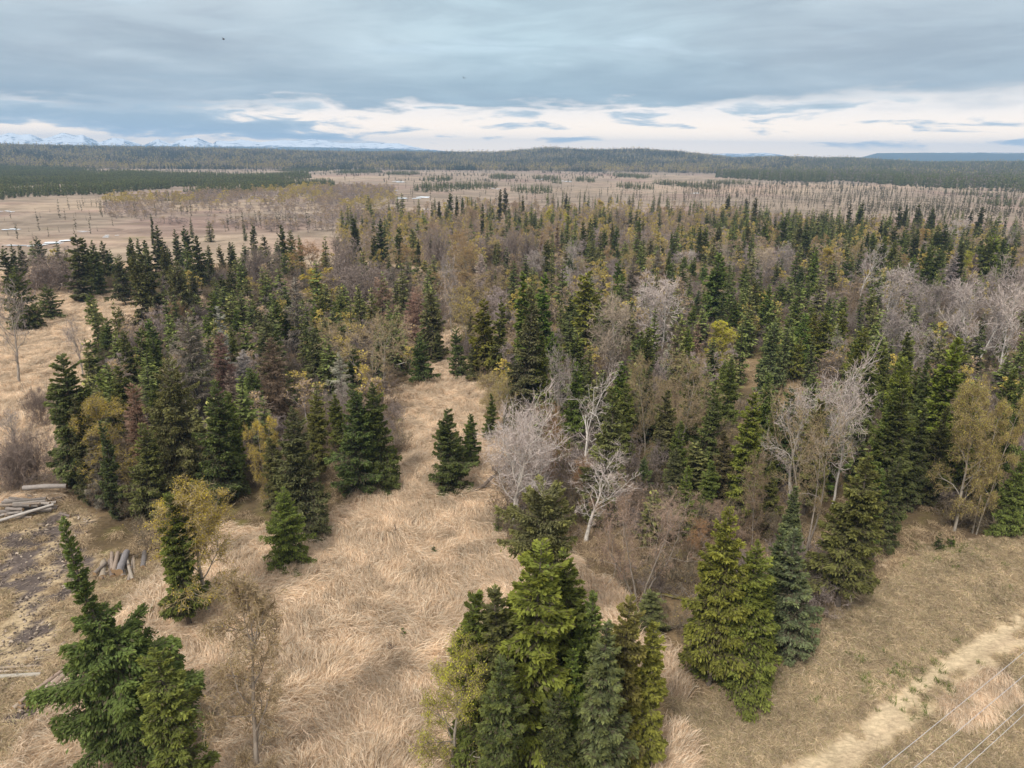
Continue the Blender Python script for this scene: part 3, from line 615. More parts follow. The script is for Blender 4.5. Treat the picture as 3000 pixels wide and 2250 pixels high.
BACK_SPRUCES = [(-59.3,142.8,5.8,1.49),(-44.2,344.9,13.0,1.44),(156.6,308.0,11.5,1.24),(78.2,277.7,10.4,1.29),(59.4,247.1,9.3,1.44),(-19.7,170.7,6.7,1.49),(45.7,185.6,7.2,1.27),(-74.3,208.2,7.9,1.11),(-56.5,377.5,13.8,2.20),(-36.6,330.8,12.2,1.11),(8.0,329.6,12.0,1.52),(-138.1,208.3,7.7,1.32),(197.2,305.1,11.0,1.58),(76.0,232.0,8.6,0.95),(29.4,245.0,9.0,1.14),(80.7,267.5,9.8,1.39),(64.7,261.3,9.5,0.91),(-73.7,375.6,13.3,2.19),(82.5,314.7,11.0,1.45),(22.5,268.0,9.5,1.24),(-66.7,228.1,8.1,1.06),(-30.1,331.4,11.5,1.39),(-48.1,143.3,5.2,1.12),(-63.3,142.7,5.2,1.40),(135.1,293.7,10.0,1.53),(37.4,169.6,6.0,1.20),(-4.3,172.9,6.1,0.72),(-1.1,56.7,2.4,0.40),(81.0,295.2,9.7,1.19),(22.9,244.5,8.1,1.71),(75.8,257.4,8.5,1.64),(5.4,321.8,10.5,1.11),(-54.0,146.0,5.0,0.82),(19.6,430.5,13.4,1.23),(-50.6,179.0,5.8,0.85),(-43.8,310.0,9.5,1.43),(-123.3,200.0,6.3,1.14),(-20.0,184.4,5.9,0.76),(86.1,438.8,13.1,0.75),(-113.1,272.9,8.2,1.73),(121.3,180.3,5.6,1.65),(203.3,348.5,10.2,1.12),(50.1,246.5,7.4,1.15),(82.2,262.6,7.8,0.91),(29.1,445.0,12.8,1.12),(39.6,446.3,12.9,0.61),(23.6,228.4,6.9,1.20),(39.0,310.8,9.1,0.79),(-125.2,285.0,8.2,0.96),(-71.8,220.9,6.5,1.64),(-52.2,178.9,5.4,0.77),(-62.3,396.4,11.2,1.49),(-60.7,359.4,10.2,1.35),(15.8,199.7,5.9,1.91),(95.3,216.8,6.1,1.38),(124.0,292.8,8.0,1.02),(57.5,247.0,6.8,1.44),(22.8,430.9,11.5,1.73),(41.3,414.6,11.1,1.66),(-69.1,358.5,9.5,1.50),(121.3,406.6,10.7,0.84),(217.7,362.6,9.4,1.04),(82.5,438.4,11.2,1.50),(127.1,305.4,8.0,1.59),(-27.5,394.9,10.1,1.00),(10.1,337.7,8.7,0.97),(44.5,468.6,11.9,1.18),(21.4,253.3,6.7,1.47),(-42.4,398.7,10.1,1.33),(82.6,425.6,10.4,0.97),(78.0,232.1,5.9,1.08),(46.3,421.2,10.3,0.77),(60.4,271.0,6.5,0.88),(73.2,457.7,10.7,1.57),(92.5,446.3,10.2,1.33),(-101.4,276.4,6.3,1.05),(-23.9,422.7,9.4,0.88),(212.3,357.7,8.0,1.03),(103.9,428.2,9.5,1.08),(114.4,374.8,8.4,1.21),(25.8,431.3,9.6,0.99),(-4.2,155.8,3.6,0.47),(137.1,319.7,6.9,0.81),(153.6,343.7,7.4,0.99),(-37.2,257.8,5.4,0.76),(100.2,421.6,8.5,0.87),(106.8,422.4,8.5,1.26),(-26.8,431.1,8.6,0.89),(144.8,335.0,6.8,0.62),(1.0,321.4,6.5,1.11),(12.8,342.0,6.6,0.79),(36.8,391.5,7.4,1.35),(-27.6,446.4,8.1,0.93),(-26.5,451.8,8.0,0.78),(-17.9,194.9,3.6,0.67),(-19.2,286.6,4.9,0.60),(-8.9,278.8,4.8,0.58),(76.0,488.7,8.1,1.67),(-20.3,334.6,5.7,0.46),(110.1,441.8,6.9,0.91),(-14.7,468.2,7.3,0.80),(-26.3,466.6,7.3,0.64),(111.7,429.2,6.5,0.79),(63.5,495.2,7.1,1.02),(78.4,465.7,6.7,0.64),(-21.2,347.3,5.0,1.02),(-63.8,264.8,3.9,1.12),(68.4,522.3,6.9,1.07),(74.0,532.6,7.1,0.85),(-139.8,218.0,2.8,0.56),(-137.3,216.5,2.5,0.55),(31.8,240.9,2.2,0.34)]
WOOD_LEFT = [(-123.1,171.5),(-125.8,203.8),(-93.0,180.3),(-82.0,200.3),(-67.1,201.3),(-44.8,209.0),(-18.9,187.1),(-12.7,136.6),(-15.0,106.5),(-17.0,92.0),(-12.2,74.6),(-11.9,68.3),(-16.0,62.8),(-17.8,59.4),(-21.6,56.8),(-26.3,57.9),(-28.0,52.1),(-33.5,53.6),(-39.1,58.3),(-44.0,64.4),(-51.5,82.0),(-66.4,112.5),(-70.4,134.2),(-62.4,150.4),(-76.4,169.5),(-81.1,160.8),(-99.2,172.8),(-110.2,174.5),(-120.2,167.2)]
WOOD_RIGHT = [(-73.6,313.3),(-0.8,391.5),(117.6,364.6),(217.5,312.1),(209.4,248.2),(55.2,57.6),(44.3,57.4),(36.0,56.1),(29.0,50.1),(19.8,42.4),(14.5,38.5),(11.1,38.5),(9.6,42.2),(9.2,47.0),(5.5,49.7),(0.7,54.3),(-1.8,59.7),(-1.0,68.6),(1.7,77.9),(-3.8,96.8),(-6.8,105.0),(-10.9,131.1),(-17.7,204.3),(-54.5,229.8)]
CLUMP = [(-3.6,36.4),(0.2,38.6),(6.8,38.4),(9.4,35.2),(8.3,26.3),(-3.1,26.2)]
DIRT = [(-44.4,55.7),(-43.7,60.2),(-40.1,58.9),(-34.7,54.2),(-33.0,50.0),(-33.0,46.8),(-30.0,40.9),(-30.8,38.9),(-33.6,39.8)]
DIRT_NEAR = [(-30.5,35.2),(-27.7,35.0),(-24.2,33.4),(-23.2,31.0),(-27.6,31.0)]
MOWN = [(44.1,57.1),(35.7,55.5),(28.7,49.6),(19.7,42.0),(13.2,37.9),(10.3,36.3),(9.6,31.4),(6.8,21.6),(30.6,21.9),(67.6,57.9)]
TALL_GRASS = [(26.5,36.9),(30.0,38.7),(32.4,40.1),(32.2,37.5),(30.8,36.3),(28.0,35.2),(26.6,35.1)]
RUT_A = [(17.2,32.0),(21.6,34.7),(25.9,37.9),(31.6,41.7),(37.9,45.6)]
RUT_B = [(19.2,31.8),(23.1,34.6),(26.8,36.5),(31.1,40.0),(35.8,42.5)]
DARK_WOOD_LEFT = [(-395.8,504.4),(-321.4,497.0),(-275.5,496.7),(-237.2,502.7),(-219.8,594.9),(-211.6,764.5),(-177.9,747.3),(-210.6,861.3),(-272.2,845.0),(-272.0,1010.3),(-333.1,1208.4),(-386.5,1053.1),(-474.7,1057.3),(-676.6,1233.7),(-930.1,1456.2),(-1067.9,1377.5)]
DARK_WOOD_RIGHT = [(328.8,1237.5),(372.3,1042.1),(435.5,1045.8),(484.7,1115.8),(479.8,927.5),(494.8,837.2),(517.7,757.8),(533.1,648.3),(2614.6,3220.8),(1553.9,2875.1),(918.5,2267.6),(543.4,1546.0),(386.9,1433.4)]
GOLD_BAND = [(-289.6,513.9),(-236.1,510.6),(-216.3,585.3),(-186.3,672.2),(-115.1,707.7),(-78.0,490.8),(-102.7,440.6),(-171.0,460.9),(-193.0,442.7),(-257.9,464.4)]
MAUVE_BAND = [(-257.9,464.4),(-199.1,456.9),(-104.6,448.9),(-54.3,385.3),(-49.8,301.7),(-101.9,310.6),(-156.9,336.1),(-202.2,368.3)]
MIX_BAND = [(-89.1,381.3),(-22.5,466.1),(103.6,453.5),(130.7,406.6),(83.5,300.5),(-14.2,292.0),(-67.7,287.4)]
GROVES = [(-100,990,19,81),(-73,739,26,84),(-18,1124,20,105),(96,1006,13,70),(193,1231,29,104),(189,910,18,57),(204,834,20,68),(430,697,12,47),(17,700,20,55),(130,800,19,53),(-38,779,22,67),(46,1063,20,62),(517,1690,75,197),(-280,1352,39,100),(-1163,2126,103,249),(-398,1447,43,115),(-187,1265,30,66),(52,919,7,35),(369,556,19,39),(271,953,28,50)]
BOG_TREES = [([(-253,363),(-280,496),(-186,370),(-155,280),(-180,256)],11),([(-268,463),(-89,381),(-70,300),(-164,291)],16),([(-139,338),(-89,381),(-55,230),(-92,227)],5.5),([(-154,666),(-39,805),(-24,499),(-100,427)],20),([(-39,805),(183,812),(125,456),(-24,499)],13),([(220,975),(474,693),(249,315),(193,286),(123,332),(104,454)],7),([(-398,1447),(364,1625),(194,860),(-154,666)],40),([(233,536),(382,489),(197,247),(172,284)],5.5)]
POOLS = [(-278.0,406.9,4.7,7.0),(-212.0,308.7,5.0,6.8),(-166.4,264.3,6.2,10.1),(-159.8,287.9,3.7,3.6),(-931.1,1417.3,36.1,54.8),(-844.0,1392.4,29.3,52.9),(-140.3,902.7,9.5,44.9),(-71.7,567.2,10.8,26.9),(-121.4,678.9,9.1,12.8),(34.9,1044.7,6.9,29.9),(68.4,972.0,12.0,25.9),(-53.6,455.8,2.6,11.7),(-170.2,256.7,8.7,3.8),(-178.8,303.3,5.0,2.6),(-17.2,743.5,7.0,11.5),(167.4,697.1,5.1,13.4)]
WIRES = [((14.48,22.18),(24.66,29.13),9.5),((15.74,22.20),(23.58,27.52),9.5),((17.25,22.21),(22.33,25.67),9.5),((18.75,23.50),(23.19,26.52),8.2)]
ORDN=['first','second','third','fourth','fifth','sixth','seventh','eighth','ninth','tenth','eleventh','twelfth']
# ------------------------------------------------------------------ numeric helpers
def lat(ix,iy,seed):
    n=(ix.astype(np.int64)*374761393+iy.astype(np.int64)*668265263+seed*1442695041)&0xffffffff
    n=((n^(n>>13))*1274126177)&0xffffffff
    return ((n^(n>>16))&0xffff)/65535.0
def vn(x,y,seed=0):
    x=np.asarray(x,float); y=np.asarray(y,float)
    ix=np.floor(x); iy=np.floor(y); fx=x-ix; fy=y-iy
    fx=fx*fx*(3-2*fx); fy=fy*fy*(3-2*fy)
    a=lat(ix,iy,seed); b=lat(ix+1,iy,seed); c=lat(ix,iy+1,seed); d=lat(ix+1,iy+1,seed)
    return (a*(1-fx)+b*fx)*(1-fy)+(c*(1-fx)+d*fx)*fy
def fbm(x,y,seed=0,o=4):
    s=0;a=.5;t=0
    for i in range(o):
        s=s+a*vn(np.asarray(x)*2**i,np.asarray(y)*2**i,seed+i*17); t+=a; a*=.5
    return s/t
def inpoly(px,py,poly):
    px=np.asarray(px,float); py=np.asarray(py,float); ins=np.zeros(px.shape,bool)
    n=len(poly); j=n-1
    for i in range(n):
        xi,yi=poly[i]; xj,yj=poly[j]
        c=((yi>py)!=(yj>py))&(px<(xj-xi)*(py-yi)/((yj-yi) if yj!=yi else 1e-9)+xi)
        ins^=c; j=i
    return ins
def pdist(px,py,line):
    d=np.full(np.shape(px),1e9)
    for (ax,ay),(bx,by) in zip(line[:-1],line[1:]):
        vx,vy=bx-ax,by-ay; t=np.clip(((px-ax)*vx+(py-ay)*vy)/(vx*vx+vy*vy),0,1)
        d=np.minimum(d,np.hypot(px-ax-t*vx,py-ay-t*vy))
    return d
def extend(line,a,b):
    p,q=np.array(line[0]),np.array(line[1]); r,s=np.array(line[-2]),np.array(line[-1])
    return [tuple(p+(p-q)/np.linalg.norm(p-q)*a)]+list(line)+[tuple(s+(s-r)/np.linalg.norm(s-r)*b)]
RUT_A=extend(RUT_A,60,120); RUT_B=extend(RUT_B,60,120)
RIDGE=[(-0.9,38),(-0.596,40),(-0.523,41),(-0.444,40),(-0.348,35),(-0.224,31),(-0.025,34),(0.02,43),(0.042,50),(0.109,46),(0.166,51),(0.219,42),(0.282,22),(0.339,27),(0.421,26),(0.494,14),(0.593,18),(0.9,26)]
RA=np.array([a for a,b in RIDGE]); RZ=np.array([b for a,b in RIDGE])
def height(x,y):
    x=np.asarray(x,float); y=np.asarray(y,float)
    d=np.hypot(x,y); a=np.arctan2(x,y)
    near=np.clip(1-d/400,0,1)
    z=near*(0.5*(fbm(x/14,y/14,3)-.5)+0.28*(fbm(x/2.6,y/2.6,9,3)-.5))
    z=z-np.exp(-(pdist(x,y,RUT_A)/.7)**2)*0.10-np.exp(-(pdist(x,y,RUT_B)/.7)**2)*0.10
    cr=np.interp(a,RA,RZ)
    wob=300*(fbm(a*6+9,a*0+2,21)-.5)
    t=np.clip((d-1650-wob)/(2600-1650),0,1); up=t*t*(3-2*t)
    t2=np.clip((d-2700)/3500,0,1); dn=t2*t2*(3-2*t2)
    z=z+cr*up*(1-0.9*dn)*(0.9+0.2*fbm(x/260,y/260,5,3)*up)*(np.abs(a)<2.0)
    return z
def hz(x,y): return float(height(np.array([x]),np.array([y]))[0])

# ------------------------------------------------------------------ object helpers
col_main=sc.collection
def link(o,parent=None):
    col_main.objects.link(o)
    if parent: o.parent=parent
    return o
def mesh_np(name,v,f,col=None,mi=None,smooth=False):
    """v (n,3), f (m,4) quads (a triangle repeats nothing: give (m,3))"""
    me=bpy.data.meshes.new(name); v=np.asarray(v,np.float32); f=np.asarray(f,np.int32)
    k=f.shape[1]
    me.vertices.add(len(v)); me.vertices.foreach_set('co',v.ravel())
    me.loops.add(f.size); me.loops.foreach_set('vertex_index',f.ravel())
    me.polygons.add(len(f)); me.polygons.foreach_set('loop_start',np.arange(0,f.size,k,dtype=np.int32))
    try: me.polygons.foreach_set('loop_total',np.full(len(f),k,np.int32))
    except Exception: pass
    if mi is not None: me.polygons.foreach_set('material_index',np.asarray(mi,np.int32))
    if smooth: me.polygons.foreach_set('use_smooth',np.ones(len(f),bool))
    if col is not None:
        at=me.attributes.new('Col','FLOAT_COLOR','POINT'); c=np.ones((len(v),4),np.float32); c[:,:3]=col
        at.data.foreach_set('color',c.ravel())
    me.update(calc_edges=True); return me
def setp(o,label=None,cat=None,group=None,kind=None):
    if label: o['label']=label
    if cat: o['category']=cat
    if group: o['group']=group
    if kind: o['kind']=kind
    return o
def empty(name,loc,rz=0,tilt=(0,0)):
    o=bpy.data.objects.new(name,None); link(o); o.location=loc; o.rotation_euler=(tilt[0],tilt[1],rz); o.empty_display_size=.3; return o
class MB:
    def __init__(s): s.v=[];s.f=[];s.c=[];s.m=[];s.n=0
    def add(s,v,f,c,m=0):
        v=np.asarray(v,float); f=np.asarray(f,int)
        c=np.broadcast_to(np.asarray(c,float),(len(v),3))
        s.v.append(v); s.f.append(f+s.n); s.c.append(c); s.m.append(np.full(len(f),m)); s.n+=len(v)
    def tube(s,pts,rad,c,sides=6,m=0,cap=False,capm=None):
        pts=np.asarray(pts,float); rad=np.asarray(rad,float); n=len(pts)
        t=np.gradient(pts,axis=0); t/=np.linalg.norm(t,axis=1)[:,None]+1e-9
        ref=np.array([.3,.9,.2]) if abs(t[0][2])>.8 else np.array([0,0,1.])
        a=np.cross(t,ref); a/=np.linalg.norm(a,axis=1)[:,None]+1e-9; b=np.cross(t,a)
        th=np.arange(sides)/sides*2*np.pi
        ring=pts[:,None]+rad[:,None,None]*(a[:,None]*np.cos(th)[None,:,None]+b[:,None]*np.sin(th)[None,:,None])
        f=[]
        for i in range(n-1):
            for k in range(sides):
                k2=(k+1)%sides; f.append((i*sides+k,i*sides+k2,(i+1)*sides+k2,(i+1)*sides+k))
        s.add(ring.reshape(-1,3),f,c,m)
        if cap:
            for e,rev in ((0,1),(n-1,0)):
                rg=ring[e]; cc=pts[e]; vv=np.vstack([rg,cc[None]]); ff=[]
                for k in range(0,sides,2):
                    q=(k,(k+1)%sides,(k+2)%sides,sides); ff.append(q[::-1] if rev else q)
                s.add(vv,ff,c,capm if capm is not None else m)
    def mesh(s,name,smooth=False): return mesh_np(name,np.vstack(s.v),np.vstack(s.f),np.vstack(s.c),np.concatenate(s.m),smooth)
def obj(name,me,mats,parent=None,loc=(0,0,0),color=None):
    if mats and not me.materials:
        for m in (mats if isinstance(mats,(list,tuple)) else [mats]): me.materials.append(m)
    o=bpy.data.objects.new(name,me); link(o,parent); o.location=loc
    if color is not None: o.color=(*color,1)
    return o

# ------------------------------------------------------------------ materials
def newmat(name):
    m=bpy.data.materials.new(name); m.use_nodes=True; m.node_tree.nodes.clear(); return m,m.node_tree
def finish(nt,shader):
    o=nt.nodes.new('ShaderNodeOutputMaterial'); nt.links.new(shader,o.inputs[0])
def foliage_mat(name,tint=None,trans=.25,tipc=(0.13,0.14,0.022),dead=(0.105,0.085,0.06),rv=.25):
    """needles or leaves; attribute Col: R brightness of the spray, G fresh tip, B dead or lichened spray"""
    m,nt=newmat(name)
    at=nt.nodes.new('ShaderNodeAttribute'); at.attribute_name='Col'
    s=nt.nodes.new('ShaderNodeSeparateColor'); nt.links.new(at.outputs['Color'],s.inputs[0])
    oi=nt.nodes.new('ShaderNodeObjectInfo')
    base=oi.outputs['Color'] if tint is None else nd(nt,'ShaderNodeRGB').outputs[0]
    if tint is not None: base.node.outputs[0].default_value=(*tint,1)
    c=mixc(nt,s.outputs[1],base,mixc(nt,0.55,mixc(nt,1.0,base,(1.9,1.75,1.4),'MULTIPLY'),tipc))
    c=mixc(nt,s.outputs[2],c,dead)
    rnd=mth(nt,'ADD',1-rv/2,mth(nt,'MULTIPLY',oi.outputs['Random'],rv))
    k=mth(nt,'MULTIPLY',s.outputs[0],rnd)
    c=mixc(nt,1.0,c,comb(nt,k,k,k),'MULTIPLY')
    d=nt.nodes.new('ShaderNodeBsdfDiffuse'); nt.links.new(c,d.inputs[0])
    t=nt.nodes.new('ShaderNodeBsdfTranslucent'); nt.links.new(c,t.inputs[0])
    mx=nt.nodes.new('ShaderNodeMixShader'); mx.inputs[0].default_value=trans; nt.links.new(d.outputs[0],mx.inputs[1]); nt.links.new(t.outputs[0],mx.inputs[2])
    finish(nt,mx.outputs[0]); return m
def bark_mat(name,a=None,b=(0.1,0.085,0.07),scale=6,use_obj=False,rough=.9,stretch=.25):
    m,nt=newmat(name)
    g=nt.nodes.new('ShaderNodeTexCoord'); mp=nt.nodes.new('ShaderNodeMapping'); nt.links.new(g.outputs['Object'],mp.inputs[0]); mp.inputs['Scale'].default_value=(1,1,stretch)
    n=noise(nt,mp.outputs[0],scale,5,.65)
    at=nt.nodes.new('ShaderNodeAttribute'); at.attribute_name='Col'
    if use_obj: oi=nt.nodes.new('ShaderNodeObjectInfo'); base=oi.outputs['Color']
    else: base=nd(nt,'ShaderNodeRGB').outputs[0]; base.node.outputs[0].default_value=(*a,1)
    c=mixc(nt,mrange(nt,n,.42,.66),base,mixc(nt,0.6,base,b))
    c=mixc(nt,1.0,c,at.outputs['Color'],'MULTIPLY')
    bs=nt.nodes.new('ShaderNodeBsdfDiffuse'); nt.links.new(c,bs.inputs[0])
    bu=nt.nodes.new('ShaderNodeBump'); bu.inputs['Strength'].default_value=.5; bu.inputs['Distance'].default_value=.03; nt.links.new(n,bu.inputs['Height']); nt.links.new(bu.outputs[0],bs.inputs['Normal'])
    finish(nt,bs.outputs[0]); return m
def attr_mat(name,rv=.3,trans=0.0,nscale=None,namp=.3):
    """plain attribute colour with a per-instance variation"""
    m,nt=newmat(name)
    at=nt.nodes.new('ShaderNodeAttribute'); at.attribute_name='Col'
    oi=nt.nodes.new('ShaderNodeObjectInfo')
    k=mth(nt,'ADD',1-rv/2,mth(nt,'MULTIPLY',oi.outputs['Random'],rv))
    if nscale:
        ge=nt.nodes.new('ShaderNodeNewGeometry'); n=noise(nt,ge.outputs['Position'],nscale,3,.6)
        k=mth(nt,'MULTIPLY',k,mrange(nt,n,.25,.75,1-namp,1+namp))
    c=mixc(nt,1.0,at.outputs['Color'],comb(nt,k,k,k),'MULTIPLY')
    d=nt.nodes.new('ShaderNodeBsdfDiffuse'); nt.links.new(c,d.inputs[0]); o=d.outputs[0]
    if trans:
        t=nt.nodes.new('ShaderNodeBsdfTranslucent'); nt.links.new(c,t.inputs[0])
        mx=nt.nodes.new('ShaderNodeMixShader'); mx.inputs[0].default_value=trans; nt.links.new(o,mx.inputs[1]); nt.links.new(t.outputs[0],mx.inputs[2]); o=mx.outputs[0]
    finish(nt,o); return m
M_NEEDLE=foliage_mat('spruce_needles')
M_TWIG=foliage_mat('dry_twigs',tipc=(0.3,0.26,0.22),trans=.05)
M_LEAF=foliage_mat('budding_leaves',trans=.35,tipc=(0.36,0.30,0.05))
M_BARK=bark_mat('bark',use_obj=True)
M_ATTR=attr_mat('plant_mass',.35,.15)
M_BLADE=attr_mat('dry_grass_blades',.34,.35,.33,.18)

# ------------------------------------------------------------------ ground
def axis(lo,hi,step,far,g):
    a=list(np.arange(lo,hi+step/2,step)); s=step
    while a[-1]<far: s*=g; a.append(a[-1]+s)
    s=step; b=[]
    x=lo
    while x>-far: s*=g; x-=s; b.append(x)
    return np.array(b[::-1]+a)
ax=axis(-62,58,.46,11600,1.085); ay=axis(22,118,.46,11600,1.075)
ax=np.clip(ax,-11500,11500); ay=np.clip(ay,-2500,11500); ax=np.unique(ax); ay=np.unique(ay)
GX,GY=np.meshgrid(ax,ay); gx=GX.ravel(); gy=GY.ravel()
gz=height(gx,gy)
nx,ny=len(ax),len(ay)
i,j=np.meshgrid(np.arange(nx-1),np.arange(ny-1)); q=(j*nx+i).ravel()
gf=np.stack([q,q+1,q+1+nx,q+nx],1)
def zones(x,y):
    """how much of each ground cover lies at a place"""
    jx=x+3.2*(fbm(x/4.5,y/4.5,31)-.5)*2; jy=y+3.2*(fbm(x/4.5,y/4.5,47)-.5)*2
    d=np.hypot(x,y)
    wood=(inpoly(jx,jy,WOOD_LEFT)|inpoly(jx,jy,WOOD_RIGHT)|inpoly(jx,jy,CLUMP)).astype(float)
    dirt=(inpoly(jx,jy,DIRT)|inpoly(jx,jy,DIRT_NEAR)).astype(float)
    mown=inpoly(x+1.2*(fbm(x/2,y/2,5)-.5),y+1.2*(fbm(x/2,y/2,6)-.5),MOWN).astype(float)*(1-wood*.0)
    wood=wood*(1-mown)
    tall=inpoly(x+.8*(fbm(x,y,5)-.5),y+.8*(fbm(x,y,6)-.5),TALL_GRASS).astype(float)
    rut=np.maximum(np.exp(-(pdist(x,y,RUT_A)/.72)**2),np.exp(-(pdist(x,y,RUT_B)/.5)**2)*.85)*mown
    bog=np.clip((d-170)/90,0,1)*(1-wood)
    return wood,dirt,mown,tall,rut,bog
def ground_colour(x,y):
    wood,dirt,mown,tall,rut,bog=zones(x,y)
    n1=fbm(x/7,y/7,11,4)[:,None]; n2=fbm(x/1.3,y/1.3,12,3)[:,None]; n3=fbm(x/55,y/38,13,4)[:,None]; n4=fbm(x/240,y/90,14,4)[:,None]
    C=lambda *c: np.array(c)[None,:]
    mead=C(.56,.43,.295)*(0.82+.36*n2)*(1-.25*np.clip((n1-.5)*4,0,1))
    fl=C(.15,.11,.065)*(.55+.9*n1)+C(.035,.045,.0)*np.clip((n2-.5)*4,0,1)
    fl=np.where(n1>.56,C(.23,.165,.095)*(.8+.4*n2),fl)
    di=C(.125,.10,.088)*(.6+.8*n2); di=np.where(n2+.4*(n1-.5)>.60,C(.42,.325,.205),di)
    mo=C(.42,.315,.21)*(.68+.6*n2); mo=mo*(1-.18*np.clip((n1-.45)*5,0,1))+C(-.10,-.06,-.06)*np.clip((fbm(x/3,y/3,51,3)[:,None]-.55)*6,0,1)
    ta=C(.47,.36,.25)*np.ones_like(n1); ru=C(.53,.42,.275)*(.9+.2*n2)
    bo=C(.26,.208,.165)*(.75+.5*n3); bo=bo*(1-np.clip((n3-.52)*5,0,1)*.25)+C(.09,.065,.04)*np.clip((n4-.5)*4,0,1)
    bo=bo+C(.012,-.012,.0)*np.clip((.5-n3)*4,0,1)
    nr=np.hypot(x,y)<140; contact_shade=np.zeros(len(x)); xn,yn=x[nr],y[nr]; ln=np.zeros(len(xn))  # contact shading under the trees, painted into the ground as brown needle litter
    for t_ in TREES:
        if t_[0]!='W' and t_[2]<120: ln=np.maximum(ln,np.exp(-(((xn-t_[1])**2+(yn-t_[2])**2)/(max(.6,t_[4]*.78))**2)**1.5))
    contact_shade[nr]=ln; contact_shade=(contact_shade*1.0)[:,None]*(.6+.6*n2)
    d=np.hypot(x,y)[:,None]
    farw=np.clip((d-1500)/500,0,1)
    c=mead
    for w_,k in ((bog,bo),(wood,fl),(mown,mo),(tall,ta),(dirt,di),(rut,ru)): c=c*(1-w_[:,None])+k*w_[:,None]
    c=c*(1-np.clip(contact_shade,0,1))+C(.13,.092,.06)*np.clip(contact_shade,0,1)
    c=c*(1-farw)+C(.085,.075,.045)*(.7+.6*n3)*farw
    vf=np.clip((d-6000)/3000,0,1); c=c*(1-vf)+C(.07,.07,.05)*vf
    return np.clip(c,.005,1)
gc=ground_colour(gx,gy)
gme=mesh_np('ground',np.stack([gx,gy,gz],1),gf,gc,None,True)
m,nt=newmat('ground_cover')
at=nt.nodes.new('ShaderNodeAttribute'); at.attribute_name='Col'
ge=nt.nodes.new('ShaderNodeNewGeometry'); P=ge.outputs['Position']
sp=nt.nodes.new('ShaderNodeSeparateXYZ'); nt.links.new(P,sp.inputs[0])
dist=nt.nodes.new('ShaderNodeVectorMath'); dist.operation='LENGTH'; nt.links.new(P,dist.inputs[0]); D=dist.outputs['Value']
fine=noise(nt,P,3.2,6,.7,0.6)
flow=noise(nt,comb(nt,mth(nt,'MULTIPLY',sp.outputs[0],1.0),mth(nt,'MULTIPLY',sp.outputs[1],2.6),0),1.1,5,.65,1.6)
mid=noise(nt,P,0.09,6,.62,0.4)
bogn=noise(nt,comb(nt,mth(nt,'MULTIPLY',sp.outputs[0],.9),mth(nt,'MULTIPLY',sp.outputs[1],1.2),0),0.045,7,.68,0.8)
nearf=mrange(nt,D,60,220,1.0,0.0); farf=mrange(nt,D,150,320)
k=mixc(nt,nearf,(1,1,1),comb(nt,*[mrange(nt,mth(nt,'ADD',mth(nt,'MULTIPLY',fine,.5),mth(nt,'MULTIPLY',flow,.5)),.36,.66,.72,1.2)]*3))
c=mixc(nt,1.0,at.outputs['Color'],k,'MULTIPLY')
k2=mrange(nt,bogn,.36,.64,.75,1.22)
c=mixc(nt,farf,c,mixc(nt,1.0,c,comb(nt,k2,k2,mth(nt,'MULTIPLY',k2,.98)),'MULTIPLY'))
c=mixc(nt,mth(nt,'MULTIPLY',mrange(nt,mid,.56,.68),mth(nt,'MULTIPLY',farf,.4)),c,(.19,.125,.10))
c=mixc(nt,mth(nt,'MULTIPLY',mrange(nt,noise(nt,P,0.03,4,.6,.3),.62,.70),mth(nt,'MULTIPLY',farf,.3)),c,(.16,.15,.05))
bs=nt.nodes.new('ShaderNodeBsdfDiffuse'); nt.links.new(c,bs.inputs[0])
bu=nt.nodes.new('ShaderNodeBump'); bu.inputs['Strength'].default_value=.8; bu.inputs['Distance'].default_value=.12; nt.links.new(fine,bu.inputs['Height']); nt.links.new(bu.outputs[0],bs.inputs['Normal'])
finish(nt,bs.outputs[0]); M_GROUND=m
go=obj('ground',gme,M_GROUND); setp(go,'tan meadow, mown strip, wood floor and brown bog plain out to the hills','ground',kind='structure')

# ------------------------------------------------------------------ far relief
def ridge(name,prof,dist0,dist,depth,mat,label,cat,rough=14,seed=1,step=.0016,base=0,peak=1.6):
    SC=dist/dist0
    A=np.array([p[0] for p in prof]); Zp=np.array([p[1] for p in prof],float)
    a=np.arange(A[0],A[-1],step); z=32+(np.interp(a,A,Zp)-32)*SC
    K=26; V=[]; 
    for k in range(K+1):
        t=k/K                        # 0 foot, .55 crest, 1 back foot
        rr=dist+(t-.55)*depth
        u=t/.55 if t<.55 else (1-t)/.45
        prof_t=u**peak if t<.55 else u
        nn=(fbm(a*dist/depth*6+3,np.full_like(a,t*5),seed,5)-.5)*rough*4*np.sin(np.pi*min(1,u))*(0.25+0.75*min(1,abs(1-u)*3))
        V.append(np.stack([np.sin(a)*rr,np.cos(a)*rr,np.maximum(base+(z-base)*prof_t+nn,base-1)],1))
    V=np.array(V); n=len(a); V=V.reshape(-1,3)
    i,j=np.meshgrid(np.arange(n-1),np.arange(K)); q=(j*n+i).ravel()
    o=obj(name,mesh_np(name,V,np.stack([q,q+1,q+1+n,q+n],1),np.ones((len(V),3)),None,True),mat); setp(o,label,cat,kind='structure'); return o
